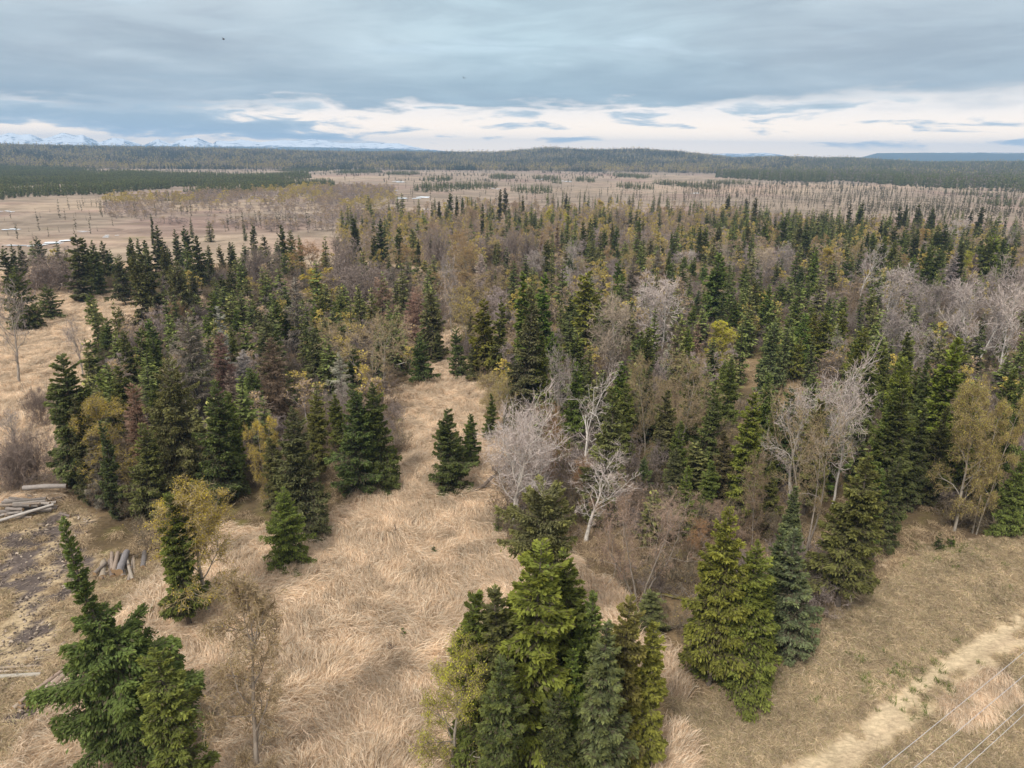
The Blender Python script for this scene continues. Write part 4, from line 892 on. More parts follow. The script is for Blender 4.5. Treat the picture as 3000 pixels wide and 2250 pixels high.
MOUNT=[(-0.95,200),(-0.8,330),(-0.7,250),(-0.6134,198),(-0.6006,258),(-0.5853,342),(-0.5753,306),(-0.5662,327),(-0.5552,244),(-0.5466,287),(-0.5351,361),(-0.5219,313),(-0.5163,333),(-0.5,201),(-0.485,289),(-0.4753,268),(-0.4547,157),(-0.4388,278),(-0.4243,189),(-0.4135,272),(-0.3954,321),(-0.3777,199),(-0.3734,264),(-0.3554,255),(-0.3453,290),(-0.3236,250),(-0.2961,289),(-0.2784,280),(-0.2594,323),(-0.2423,294),(-0.2238,245),(-0.198,257),(-0.1518,259),(-0.119,156),(-0.0928,112),(-0.0749,54),(-0.0029,20)]
MOUNT2=[(0.2205,5),(0.2405,18),(0.257,101),(0.2737,116),(0.2945,112),(0.3189,135),(0.3393,99),(0.3558,23),(0.37,5)]
FOOT=[(-0.95,130),(-0.626,125),(-0.596,112),(-0.498,112),(-0.355,126),(-0.224,127),(-0.16,115),(-0.105,100),(-0.06,70),(-0.02,30),(0.0,10)]
PLAT=[(0.405,0),(0.418,7),(0.432,60),(0.446,108),(0.493,116),(0.543,123),(0.591,122),(0.622,120),(0.95,110)]
m,nt=newmat('snowy_rock')
ge=nt.nodes.new('ShaderNodeNewGeometry'); P=ge.outputs['Position']; sp=nt.nodes.new('ShaderNodeSeparateXYZ'); nt.links.new(P,sp.inputs[0])
sn=nt.nodes.new('ShaderNodeSeparateXYZ'); nt.links.new(ge.outputs['Normal'],sn.inputs[0])
n1=noise(nt,comb(nt,sp.outputs[0],sp.outputs[1],mth(nt,'MULTIPLY',sp.outputs[2],2.5)),0.010,7,.68,0.8)
lvl=mth(nt,'ADD',mrange(nt,sp.outputs[2],30,125,-.22,-.02,False),n1)
slope=mth(nt,'ADD',lvl,mth(nt,'MULTIPLY',mth(nt,'SUBTRACT',sn.outputs[2],.93),1.2))
c=mixc(nt,mrange(nt,slope,.40,.50),(.05,.07,.09),(.80,.82,.85))
bs=nt.nodes.new('ShaderNodeBsdfDiffuse'); nt.links.new(c,bs.inputs[0]); finish(nt,bs.outputs[0]); M_SNOW=m
m,nt=newmat('far_wooded_slope')
ge=nt.nodes.new('ShaderNodeNewGeometry'); n1=noise(nt,ge.outputs['Position'],0.007,7,.7)
sp=nt.nodes.new('ShaderNodeSeparateXYZ'); nt.links.new(ge.outputs['Position'],sp.inputs[0])
c=mixc(nt,mrange(nt,n1,.4,.6),(.035,.05,.04),(.06,.065,.045)); 
c2=mixc(nt,mth(nt,'MULTIPLY',mrange(nt,sp.outputs[2],76,84),mrange(nt,n1,.5,.58)),c,(.7,.72,.75))
bs=nt.nodes.new('ShaderNodeBsdfDiffuse'); nt.links.new(c2,bs.inputs[0]); finish(nt,bs.outputs[0]); M_FARW=m
ridge('mountains',MOUNT,16000,9600,2600,M_SNOW,'snow-streaked mountain range on the horizon at the left','mountains',rough=19,seed=61,peak=1.25)
ridge('mountains',MOUNT2,16000,9600,1700,M_SNOW,'faint snowy peaks just above the low wooded hills at the right','mountains',rough=10,seed=65,peak=1.25)
ridge('foothills',FOOT,12000,7600,1500,M_FARW,'long flat blue foothills below the snowy mountains','hills',rough=3,seed=71,peak=.6)
ridge('plateau',PLAT,11000,7000,1900,M_FARW,'flat-topped blue plateau with a snow rim on the right horizon','hills',rough=2,seed=75,peak=.55)
for o in bpy.data.objects:
    if o.name in('mountains','foothills','plateau','mountains.001'): o.location.z=-3
# ------------------------------------------------------------------ haze
hm,nt=newmat('thin_haze'); o_=nt.nodes.new('ShaderNodeOutputMaterial'); pvn=nt.nodes.new('ShaderNodeVolumePrincipled')
pvn.inputs['Density'].default_value=HAZE_D=1.5e-4
pvn.inputs['Color'].default_value=(0.44,0.68,1.0,1); pvn.inputs['Anisotropy'].default_value=0.0
nt.links.new(pvn.outputs[0],o_.inputs['Volume'])
hx,hy0,hy1,hz0,hz1=11600,-2600,11900,-12,262
hv=[(x,y,z) for z in (hz0,hz1) for y in (hy0,hy1) for x in (-hx,hx)]
hf=[(0,2,3,1),(4,5,7,6),(0,1,5,4),(2,6,7,3),(0,4,6,2),(1,3,7,5)]
ho=obj('haze',mesh_np('haze',hv,hf),hm); setp(ho,'thin bluish air between the camera and the far hills','haze',kind='stuff')
# ------------------------------------------------------------------ plant builders
def spruce_mesh(seed,h,r,n,size,kind='S',cb=.03,pw=.8,prof=None,lod=0,bend=0.0,up=.0,dead=.12,merge=False,tint=None,sparse=0.):
    """returns (trunk mesh, crown mesh); crown sprays are small kites set along drooping boughs"""
    g=np.random.default_rng(seed)
    gap={0:.33,1:.45,2:.8}[lod]; per={0:7,1:6,2:5}[lod]
    zs=[];A=[];WF=[]
    z=h*cb; a0=0
    while z<h*.985:
        k=per if z<h*.8 else per-2
        wf=g.uniform(.72,1.18)
        for q in range(k): WF.append(wf); zs.append(z+g.normal(0,gap*.2)); A.append(a0+q*2*math.pi/k+g.normal(0,.35))
        a0+=1.1; z+=gap*(.85+.3*g.random())
    zs=np.clip(np.array(zs),h*cb*.6,h*.985); A=np.array(A); t=(zs-h*cb)/(h*(1-cb))
    WF=np.array(WF)
    if prof is None: pr=np.clip(1-t,0,1)**pw*np.clip(.35+(t+.02)/.16,0,1)*np.clip((1.02-t)/.16,0,1)**.6
    else: pr=np.interp(t,[p[0] for p in prof],[p[1] for p in prof])
    ph=g.random()*10
    lob=.82+.4*vn(A*1.3/ (2*math.pi)*6+ph,t*h*.9+ph,seed)              # uneven outline
    L=r*pr*lob*WF*(.66+.62*g.random(len(A))**1.2)+.09
    keep=g.random(len(A))>sparse; zs,A,t,L=zs[keep],A[keep],t[keep],L[keep]
    a=np.interp(t,[0,.35,.75,1],[-.30,-.22,.12,.9])+up+g.normal(0,.08,len(t)); b=np.interp(t,[0,.5,1],[.14,.24,.1])
    ax_=lambda zz: np.stack([bend*np.sin(zz/h*2.3+1)*zz/h*h*.05+bend*.03*h*np.sin(zz/h*7),bend*np.cos(zz/h*3)*zz/h*h*.03],-1)   # stem wander
    c0=ax_(zs)
    dx,dy=np.cos(A),np.sin(A)
    wt=L**1.25; cnt=g.multinomial(n,wt/wt.sum()); bi=np.repeat(np.arange(len(A)),cnt); N=len(bi)
    s=g.random(N)**.62; s=np.clip(s,.06,1.0)
    Lb=L[bi]; wdt=(.34*Lb*(1-.72*s)+.07)
    la=g.normal(0,1,N)*wdt*.52
    tw=np.abs(la)
    px_=c0[bi,0]+dx[bi]*Lb*s-dy[bi]*la; py_=c0[bi,1]+dy[bi]*Lb*s+dx[bi]*la
    hang=np.abs(g.normal(0,1,N))*(.07+.06*Lb)*(1-.4*t[bi])
    pz=zs[bi]+Lb*(a[bi]*s+b[bi]*s*s)-.32*tw-hang
    sg=np.sign(la)
    dr=g.normal(0,.30,(N,3))
    ddx=dx[bi]*.85-dy[bi]*sg*.6; ddy=dy[bi]*.85+dx[bi]*sg*.6; ddz=a[bi]+2*b[bi]*s-.15-1.1*(hang>.16)
    d=np.stack([ddx,ddy,ddz],1)+dr; d/=np.linalg.norm(d,axis=1)[:,None]
    wv=np.cross(d,np.array([0,0,1.])+g.normal(0,.55,(N,3))); wv/=np.linalg.norm(wv,axis=1)[:,None]+1e-9
    sz=size*(.6+.8*g.random(N))*(.55+.45*np.clip(Lb/(.45*r+.1),0,1))
    if kind=='S': hl,hw=sz*.5,sz*.22
    else: hl,hw=sz*.62,np.full(N,.020 if lod==0 else .03)
    p=np.stack([px_,py_,pz],1)
    nrm=np.cross(d,wv)
    V=np.stack([p-d*hl[:,None],p+wv*hw[:,None]-nrm*hw[:,None]*.25,p+d*hl[:,None],p-wv*hw[:,None]-nrm*hw[:,None]*.25],1).reshape(-1,3)
    F=np.arange(N*4).reshape(-1,4)
    bb=(.72+.56*g.random(len(A)))[bi]
    R_=np.clip(bb*(.72+.5*g.random(N)),.3,1.5)
    G_=np.clip((s-.62)*2.4,0,1)*g.random(N)**.6*np.clip(.35+.9*t[bi],0,1)
    B_=((g.random(N)<dead*(1.9-1.7*t[bi])*np.clip(1.7-1.5*s,0,2))*.8)+np.clip(.55-1.1*s,0,.5)*(1-t[bi])
    B_=np.clip(B_+.35*np.clip(.25-t[bi],0,1)/.25*g.random(N),0,.9)
    C=np.repeat(np.stack([R_,G_,B_],1),4,axis=0)
    mb=MB(); zz=np.linspace(-.15,h*.97,9 if lod<2 else 3); cc=ax_(np.maximum(zz,0))
    mb.tube(np.column_stack([cc,zz]),np.maximum(.012,(h*.0135)*(1-zz/h)**.8*np.where(zz<.1,1.25,1)),(1,1,1),8 if lod==0 else 5)
    if lod<2:
        u=np.array([0,.5,1.])
        for q in range(len(A)):
            if lod==1 and q%2: continue
            l=L[q]*.92; P3=np.stack([c0[q,0]+dx[q]*l*u,c0[q,1]+dy[q]*l*u,zs[q]+l*(a[q]*u+b[q]*u*u)],1)
            mb.tube(P3,np.array([.022,.014,.005])*(.5+.5*min(1,L[q]/r)),(.8,.75,.7),3)
    if merge:
        tr=np.array(tint)
        cv=tr[None]*R_[:,None]*(1+G_[:,None]*np.array([.9,.75,.4])); cv=cv*(1-B_[:,None]*.7)+np.array([.105,.085,.06])*B_[:,None]*.7
        m2=MB()
        for vv,ff,c_ in zip(mb.v,mb.f,mb.c): m2.add(vv,ff-ff.min(),np.array([.12,.10,.08]))
        m2.add(V,F,np.repeat(cv,4,axis=0)); return m2.mesh('spruce_mass')
    return mb.mesh('trunk',True),mesh_np('crown',V,F,C)

def broad_mesh(seed,h,r,stems=1,levels=4,upsw=.5,droop=0.,twigs=5,leaves=0,leafsize=.1,trunkr=None,cbase=.3,spread=.15,twig_w=.012,twisty=.25,dome=.55,limbs=11,bush=False,merge=None,fine=0,sub=(6,5)):
    """trunk+limbs mesh, crown (twigs) mesh, foliage mesh"""
    g=np.random.default_rng(seed); T=MB(); W=[];LP=[];LD=[];tips=[]
    trunkr=trunkr or h*.014
    def grow(p,d,L,rad,k,wig,trop):
        pts=[p]; 
        for i in range(k):
            d=d+g.normal(0,wig,3)+np.array([0,0,trop]); d=d/np.linalg.norm(d); p=p+d*L/k; pts.append(p)
        return np.array(pts)
    def at(pts,u):
        x=u*(len(pts)-1); i=min(int(x),len(pts)-2); return pts[i]+(pts[i+1]-pts[i])*(x-i),(pts[i+1]-pts[i])/np.linalg.norm(pts[i+1]-pts[i])
    def side(d,ang,az):
        ref=np.array([0,0,1.]) if abs(d[2])<.9 else np.array([1.,0,0]); a=np.cross(d,ref); a/=np.linalg.norm(a); b=np.cross(d,a)
        return d*math.cos(ang)+(a*math.cos(az)+b*math.sin(az))*math.sin(ang)
    def env(z):    # crown radius at height z
        u=(z/h-cbase)/(1-cbase)
        if u<=0: return .35
        if u>=1: return .12
        return max(.12,(math.sin(math.pi*u**dome))**.7)
    for s_ in range(stems):
        az0=2*math.pi*s_/max(1,stems)+g.random(); off=np.array([math.cos(az0),math.sin(az0),0])*(0 if stems==1 else .18*min(1,r))
        d0=np.array([0,0,1.])+(np.array([math.cos(az0),math.sin(az0),0])*spread*(1 if stems>1 else .2)*(.6+.8*g.random()))
        hh=h*(.93 if stems==1 else g.uniform(.72,.97))
        P0=grow(off-np.array([0,0,.1]),d0/np.linalg.norm(d0),hh*1.0,trunkr,9,twisty*.28,.03)
        rs=1 if stems==1 else .62
        T.tube(P0,np.linspace(trunkr*rs*1.1,trunkr*.10,len(P0)),(1,1,1),7)
        nl=max(4,int(limbs/(stems**.6)))
        for l in range(nl):
            u=(cbase if not bush else .12)*.85+(1-(cbase if not bush else .12)*.85)*((l+g.random()*.8)/nl)**.9
            u=min(u,.985); p,d=at(P0,u); az=l*2.4+g.normal(0,.4)
            ang=R(g.uniform(38,68))*(1-.45*u); dd=side(d,ang,az); dd[2]+=upsw*.3
            ev=env(p[2]); Ll=r*ev*g.uniform(.8,1.15)/max(.35,math.sin(ang))*.86*(1 if stems==1 else .7); rad=trunkr*.36*(1-.6*u)*rs+.006
            P1=grow(p,dd/np.linalg.norm(dd),Ll,rad,5,twisty,upsw*.16-droop*.05)
            T.tube(P1,np.linspace(rad,rad*.3,len(P1)),(.97,.97,.97),5)
            for b in range(sub[0]):
                u2=.22+.78*(b+g.random())/sub[0]; u2=min(u2,.99); p2,d2=at(P1,u2); dd2=side(d2,R(g.uniform(28,60)),g.random()*6.3)
                L2=Ll*.46*(1.15-.6*u2)*g.uniform(.75,1.25); r2=rad*.45
                P2=grow(p2,dd2,L2,r2,3,twisty*1.1,upsw*.16-droop*.12)
                T.tube(P2,np.linspace(r2,r2*.4,len(P2)),(.95,.95,.95),3)
                for c in range(sub[1]):
                    u3=.2+.8*(c+g.random())/sub[1]; u3=min(u3,.99); p3,d3=at(P2,u3); dd3=side(d3,R(g.uniform(25,60)),g.random()*6.3)
                    L3=max(.18,L2*.55*g.uniform(.7,1.3)); P3=grow(p3,dd3,L3,0,2,twisty*1.1,upsw*.14-droop*.25)
                    W.append((P3,max(twig_w*1.35,r2*.35)))
                    for e in range(twigs):
                        p4,d4=at(P3,min(.99,.15+.85*(e+g.random())/twigs)); dd4=side(d4,R(g.uniform(20,65)),g.random()*6.3); dd4[2]+=upsw*.25-droop*.6; dd4/=np.linalg.norm(dd4)
                        L4=max(.12,L3*g.uniform(.4,.8)); q=p4+dd4*L4*.5; dq=dd4+g.normal(0,.22,3)+np.array([0,0,upsw*.15-droop*.4]); dq/=np.linalg.norm(dq); e4=q+dq*L4*.5
                        W.append((np.array([p4,q,e4]),twig_w)); tips.append((q,dd4)); tips.append((e4,dq))
    # twigs as thin three-sided or flat strips
    V=[];F=[];C=[];n=0
    Ps=np.array([w[0] for w in W]); rad=np.array([w[1] for w in W])           # (M,3,3)
    M=len(Ps); dv=Ps[:,2]-Ps[:,0]; dv/=np.linalg.norm(dv,axis=1)[:,None]+1e-9
    a=np.cross(dv,g.normal(0,1,(M,3))); a/=np.linalg.norm(a,axis=1)[:,None]+1e-9; b=np.cross(dv,a)
    wd=np.stack([rad,rad*.8,rad*.4],1)
    V=np.concatenate([Ps+a[:,None]*wd[...,None],Ps-a[:,None]*wd[...,None]],1)  # 6 verts
    base=np.arange(M)[:,None]*6
    F=np.concatenate([base+np.array([0,1,4,3]),base+np.array([1,2,5,4])],0)
    Cc=np.repeat(np.stack([.75+.5*g.random(M),np.clip(g.random(M)-.3,0,1)*.6,np.zeros(M)],1),6,axis=0)
    V=V.reshape(-1,3)
    tp=np.array([t[0] for t in tips]); td=np.array([t[1] for t in tips])
    if fine:      # hair-fine twig haze at the tips
        idx=g.integers(0,len(tp),fine); p=tp[idx]+g.normal(0,.05,(fine,3)); d=td[idx]+g.normal(0,.55,(fine,3))+np.array([0,0,upsw*.35-droop*.9]); d/=np.linalg.norm(d,axis=1)[:,None]
        L=g.uniform(.14,.42,fine); sd_=np.cross(d,g.normal(0,1,(fine,3))); sd_/=np.linalg.norm(sd_,axis=1)[:,None]+1e-9; wq=twig_w*.8
        v=np.stack([p-sd_*wq,p+sd_*wq,p+d*L[:,None]+sd_*wq*.4,p+d*L[:,None]-sd_*wq*.4],1).reshape(-1,3)
        f=np.arange(fine*4).reshape(-1,4)+len(V); F=np.vstack([F,f]); V=np.vstack([V,v])
        Cc=np.vstack([Cc,np.repeat(np.stack([.7+.6*g.random(fine),np.clip(g.random(fine),0,1)*.7,np.zeros(fine)],1),4,axis=0)])
    lf=None
    if leaves:
        hgt=tp[:,2]/h; wgt=np.clip(hgt,.15,1)**.6; idx=g.choice(len(tp),leaves,p=wgt/wgt.sum())
        p=tp[idx]+g.normal(0,.09,(leaves,3)); d=g.normal(0,1,(leaves,3)); d/=np.linalg.norm(d,axis=1)[:,None]
        e=np.cross(d,g.normal(0,1,(leaves,3))); e/=np.linalg.norm(e,axis=1)[:,None]; sz=leafsize*g.uniform(.6,1.3,leaves)[:,None]
        lv=np.stack([p-d*sz*.5,p+e*sz*.32,p+d*sz*.5,p-e*sz*.32],1).reshape(-1,3); lfF=np.arange(leaves*4).reshape(-1,4)
        clump=.72+.55*vn(p[:,0]*1.2,p[:,2]*1.2+p[:,1],seed)
        lc=np.repeat(np.stack([clump*(.8+.4*g.random(leaves)),g.random(leaves)**2,(g.random(leaves)<.12)*.5],1),4,axis=0)
        lf=(lv,lfF,lc)
    if merge:
        tc_,wc,lcol=merge; m2=MB()
        for vv,ff,c_ in zip(T.v,T.f,T.c): m2.add(vv,ff-ff.min(),np.array(tc_))
        m2.add(V,F,np.array(wc)[None]*Cc[:,:1]*(1+.5*Cc[:,1:2]))
        if lf is not None: m2.add(lf[0],lf[1],np.array(lcol)[None]*lf[2][:,:1]*(1+.4*lf[2][:,1:2]))
        return m2.mesh('broadleaf_mass')
    return T.mesh('trunk',True),mesh_np('crown',V,F,Cc),(mesh_np('foliage',*lf) if lf else None)

# ------------------------------------------------------------------ stuff scattered with geometry nodes
def scatter(name,sources,P,rot,scl,idx,label,cat):
    P=np.asarray(P,np.float32); n=len(P)
    me=bpy.data.meshes.new(name); me.vertices.add(n); me.vertices.foreach_set('co',P.ravel())
    for nm,typ,dat in (('rot','FLOAT_VECTOR',rot),('scl','FLOAT_VECTOR',scl),('idx','INT',idx)):
        a=me.attributes.new(nm,typ,'POINT'); a.data.foreach_set('vector' if typ!='INT' else 'value',np.asarray(dat,np.float32 if typ!='INT' else np.int32).ravel())
    o=bpy.data.objects.new(name,me); link(o); setp(o,label,cat,kind='stuff')
    ng=bpy.data.node_groups.new(name,'GeometryNodeTree'); ng.interface.new_socket('Geometry',in_out='INPUT',socket_type='NodeSocketGeometry'); ng.interface.new_socket('Geometry',in_out='OUTPUT',socket_type='NodeSocketGeometry')
    N=ng.nodes; Lk=ng.links; gi=N.new('NodeGroupInput'); go_=N.new('NodeGroupOutput')
    mp=N.new('GeometryNodeMeshToPoints'); Lk.new(gi.outputs[0],mp.inputs[0])
    ip=N.new('GeometryNodeInstanceOnPoints'); Lk.new(mp.outputs[0],ip.inputs['Points'])
    jn=N.new('GeometryNodeJoinGeometry')
    for s in reversed(sources):
        oi=N.new('GeometryNodeObjectInfo'); oi.transform_space='ORIGINAL'; oi.inputs['Object'].default_value=s; oi.inputs['As Instance'].default_value=False
        gt=N.new('GeometryNodeGeometryToInstance'); Lk.new(oi.outputs['Geometry'],gt.inputs[0]); Lk.new(gt.outputs[0],jn.inputs[0])
    Lk.new(jn.outputs[0],ip.inputs['Instance']); ip.inputs['Pick Instance'].default_value=True
    def na(nm,t):
        a=N.new('GeometryNodeInputNamedAttribute'); a.data_type=t; a.inputs['Name'].default_value=nm; return a.outputs['Attribute']
    Lk.new(na('idx','INT'),ip.inputs['Instance Index'])
    er=N.new('FunctionNodeEulerToRotation'); Lk.new(na('rot','FLOAT_VECTOR'),er.inputs[0]); Lk.new(er.outputs[0],ip.inputs['Rotation'])
    Lk.new(na('scl','FLOAT_VECTOR'),ip.inputs['Scale']); Lk.new(ip.outputs[0],go_.inputs[0])
    md=o.modifiers.new('scatter','NODES'); md.node_group=ng; return o
RG=np.random.default_rng(77)
def spread(poly,spacing,jit=.95,maxd=None,dens=None):
    xs=[p[0] for p in poly]; ys=[p[1] for p in poly]; x0,x1,y0,y1=min(xs),max(xs),min(ys),max(ys)
    if maxd: y1=min(y1,maxd); x0=max(x0,-maxd); x1=min(x1,maxd)
    X_,Y_=np.meshgrid(np.arange(x0,x1,spacing),np.arange(y0,y1,spacing)); X_=X_.ravel()+RG.uniform(-.5,.5,X_.size)*spacing*jit; Y_=Y_.ravel()+RG.uniform(-.5,.5,Y_.size)*spacing*jit
    k=inpoly(X_,Y_,poly)&(np.abs(X_)<Y_*.80+30)
    X_,Y_=X_[k],Y_[k]
    if dens is not None: k=RG.random(len(X_))<dens(X_,Y_); X_,Y_=X_[k],Y_[k]
    return X_,Y_

# ------------------------------------------------------------------ spruce trees
SP_TINT={'d': (0.11, 0.123, 0.053), 'dg': (0.12, 0.149, 0.051), 'g': (0.155, 0.191, 0.053), 'yg': (0.215, 0.235, 0.053), 'o': (0.176, 0.17, 0.082), 'yo': (0.168, 0.182, 0.06), 'do': (0.141, 0.142, 0.066), 'go': (0.172, 0.191, 0.071), 'b': (0.148, 0.193, 0.087), 'db': (0.099, 0.135, 0.063), 'bo': (0.186, 0.168, 0.089)}
Q=[.06,.09,.13,.18,.26]
PW={.06:.42,.09:.48,.13:.54,.18:.60,.26:.66}
BANK={}
def spruce_var(q,lod,k):
    key=(q,lod,k)
    if key not in BANK:
        h=12.0; r=q*h; base={0:36000,1:7500}[lod]; n=int(base*(.45+.55*min(1,q/.18)))
        BANK[key]=spruce_mesh(int(q*1000)+lod*7+k*31,h,r,n,{0:.235,1:.46}[lod],lod=lod,pw=PW[q],cb=.05 if k!=1 else .17,bend=.5*k,dead=.20+.07*k,up=.05*(k-1),sparse=(.06,.16,.30)[k])
    return BANK[key]
def dead_var(q,lod,k):
    key=('D',q,lod,k)
    if key not in BANK:
        h=12.0; BANK[key]=spruce_mesh(900+int(q*1000)+lod*7+k*31,h,q*h,{0:13000,1:5200}[lod],{0:.42,1:.6}[lod],kind='D',lod=lod,pw=PW[q],cb=.08,bend=.4,dead=0,up=-.05,sparse=.1+.15*k)
    return BANK[key]
D_TINT={'g':(.21,.175,.145),'p':(.24,.155,.115),'w':(.38,.33,.29),'b':(.15,.11,.08)}
BARKC=(.14,.115,.095)
rng=random.Random(11)
def near_q(q): return min(Q,key=lambda v:abs(math.log(v/q)))
def place_conifer(row,i):
    sp,x,y,h,r,ti,lab=row
    dead=sp=='D'
    name='dead_spruce' if dead else 'spruce_tree'
    lod=0 if y<88 else 1
    root=empty(name,(x,y,hz(x,y)-.05),rng.random()*6.28,(rng.gauss(0,.018),rng.gauss(0,.018)))
    setp(root,lab,'tree','dead spruces standing in the woods' if dead else 'spruces of the woods around the meadow')
    if sp=='S2':
        root.rotation_euler=(0.02,-0.10,0)
        pr=[(0,.8),(.04,1),(.2,1),(.34,.92),(.42,.62),(.47,.26),(.53,.30),(.58,.13),(.66,.11),(.71,.22),(.76,.09),(.86,.13),(.9,.08),(1,.05)]
        tr,cr=spruce_mesh(4242,h,r,80000,.235,lod=0,prof=pr,cb=.15,bend=.8,dead=.12,up=.02); s=1; sxy=1
    elif sp=='SB':
        pr=[(0,.2),(.35,.35),(.5,.5),(.62,.85),(.75,1),(.88,.9),(.95,.7),(1,.45)]
        tr,cr=spruce_mesh(4343,h,r,30000,.22,lod=0,prof=pr,cb=.12,bend=.3,dead=.1,up=-.1); s=1; sxy=1
    else:
        q=near_q(max(.045,r/h)); k=rng.randrange(3 if not dead else 2)
        if lab.startswith('lone open') or 'open-branched' in lab: k=2
        tr,cr=(dead_var if dead else spruce_var)(q,lod,k)
        s=h/12.0; sxy=r/(q*12.0)*1.08
    root.scale=(sxy,sxy,s) if sp not in('S2','SB') else (1,1,1)
    obj('trunk',tr,M_BARK,root,color=(.30,.26,.23) if dead and ti=='w' else BARKC)
    if dead: c=D_TINT[ti]; mt=M_TWIG
    else: c=SP_TINT[ti]; mt=M_NEEDLE
    j=lambda v:v*(1+rng.uniform(-.1,.1))
    obj('crown',cr,mt,root,color=tuple(j(v) for v in c))
# ------------------------------------------------------------------ leafless and budding trees
BR={}
def broad_var(kind,k,lod):
    key=(kind,k,lod)
    if key in BR: return BR[key]
    sd=hash_seed=sum(ord(ch) for ch in kind)*13+k*101+lod
    f=1 if lod==0 else .55
    tw=lambda v: v*(1 if lod==0 else 1.7)
    if kind=='P': m_=broad_mesh(sd,10,3.2,stems=1,upsw=.75,twigs=4 if lod==0 else 3,cbase=.30,limbs=15,twig_w=tw(.012),twisty=.30,dome=.62,trunkr=.19,fine=int(800*f),sub=(6,4) if lod==0 else (5,4))
    elif kind=='PM': m_=broad_mesh(sd,10,4.0,stems=2,upsw=.55,twigs=5,cbase=.22,limbs=20,twig_w=tw(.0125),twisty=.34,dome=.6,trunkr=.24,spread=.16,fine=int(1200*f),sub=(7,5))
    elif kind=='PT': m_=broad_mesh(sd,10,4.0,stems=1,upsw=.35,twigs=4,cbase=.42,limbs=8,twig_w=tw(.014),twisty=.5,dome=.5,trunkr=.30,fine=int(700*f),sub=(5,4))
    elif kind=='B': m_=broad_mesh(sd,10,2.0,stems=1+(k==1),upsw=.28,droop=.3,twigs=5 if lod==0 else 3,leaves=int(13500*f),leafsize=.08 if lod==0 else .15,cbase=.10,limbs=20,twig_w=tw(.012),twisty=.22,dome=.42,spread=.09,trunkr=.13,fine=int(7000*f),sub=(6,4) if lod==0 else (5,3))
    elif kind=='A': m_=broad_mesh(sd,10,3.0,stems=1+k,upsw=.5,droop=.2,twigs=5 if lod==0 else 3,leaves=int(2600*f),leafsize=.09 if lod==0 else .15,cbase=.16,limbs=16,twig_w=tw(.011),twisty=.28,dome=.62,spread=.2,trunkr=.12,fine=int(8000*f),sub=(6,4) if lod==0 else (5,3))
    elif kind=='AM': m_=broad_mesh(sd,10,4.2,stems=4,upsw=.6,droop=.1,twigs=4,leaves=1500,leafsize=.08,cbase=.42,limbs=18,twig_w=tw(.010),twisty=.30,dome=.6,spread=.42,trunkr=.19,fine=4500,sub=(5,4))
    elif kind=='AS': m_=broad_mesh(sd,10,2.2,stems=1,upsw=.45,droop=.2,twigs=4,leaves=2600,leafsize=.075,cbase=.14,limbs=17,twig_w=tw(.015),twisty=.30,dome=.5,trunkr=.15,fine=9000,sub=(6,4))
    elif kind=='W': m_=broad_mesh(sd,4,3.2,stems=7,upsw=.45,twigs=4,cbase=.0,limbs=34,twig_w=tw(.013),twisty=.3,dome=.45,spread=.75,trunkr=.06,fine=int(9000*f),leaves=int(500),leafsize=.07,bush=True,sub=(5,4) if lod==0 else (4,3))
    BR[key]=m_; return m_
P_TW={'w':(.46,.395,.37),'v':(.31,.265,.25),'t':(.36,.29,.225)}
A_TW={'t':(.27,.205,.125),'p':(.30,.215,.17),'r':(.29,.165,.085),'rb':(.185,.13,.085),'o':(.28,.19,.105),'y':(.27,.215,.11),'v':(.215,.17,.15),'Y':(.26,.21,.1),'yg':(.24,.2,.09),'to':(.25,.19,.10)}
LEAFC={'t':(.34,.27,.10),'p':(.30,.20,.12),'r':(.30,.17,.07),'rb':(.17,.13,.07),'o':(.34,.22,.07),'y':(.52,.41,.07),'v':(.22,.17,.12),'Y':(.56,.54,.06),'yg':(.44,.46,.07),'to':(.37,.33,.11)}
def place_broad(row):
    sp,x,y,h,r,ti,lab=row
    lod=0 if y<88 else 1
    k=rng.randrange(2 if sp!='W' else 2)
    kind={'P':'P','PT':'PT','B':'B','A':'A','AM':'AM','W':'W'}[sp]
    if sp=='P' and r>3.0: kind='PM'
    if lab.startswith('sparse tan'): kind='AS'
    h0,r0_={'P':(10,3.2),'PM':(10,4.0),'PT':(10,4.0),'B':(10,2.0),'A':(10,3.0),'AM':(10,4.2),'AS':(10,2.2),'W':(4,3.2)}[kind]
    T,Cw,Lf=broad_var(kind,k,lod)
    nm,cat,gr_={'P':('poplar_tree','tree','bare poplars in the woods'),'B':('birch_tree','tree','budding birches in the woods'),'A':('birch_tree','tree','budding birches in the woods'),'W':('willow_shrub','shrub','leafless willow thickets')}[sp[0]]
    root=empty(nm,(x,y,hz(x,y)-.05),rng.random()*6.28,(rng.gauss(0,.03),rng.gauss(0,.03)))
    root.scale=(r/r0_*1.1,r/r0_*1.1,h/h0); setp(root,lab,cat,gr_)
    pal=P_TW if sp[0]=='P' else A_TW
    bark={'P':(.60,.555,.50) if ti=='w' else (.33,.29,.25),'B':(.33,.29,.24),'A':(.31,.265,.22),'W':(.20,.16,.14)}[sp[0]]
    tcol=pal[ti]
    obj('trunk' if sp[0]!='W' else 'stems',T,M_BARK,root,color=bark)
    obj('crown',Cw,M_TWIG,root,color=tcol)
    if Lf and not(sp[0]=='W' and ti=='v'):
        obj('foliage',Lf,M_LEAF,root,color=LEAFC[ti])
for i_,row in enumerate(TREES):
    if row[0] in('S','S2','SB','D'): place_conifer(row,i_)
    else: place_broad(row)
TREE_XY=np.array([(t_[1],t_[2],t_[4]) for t_ in TREES])

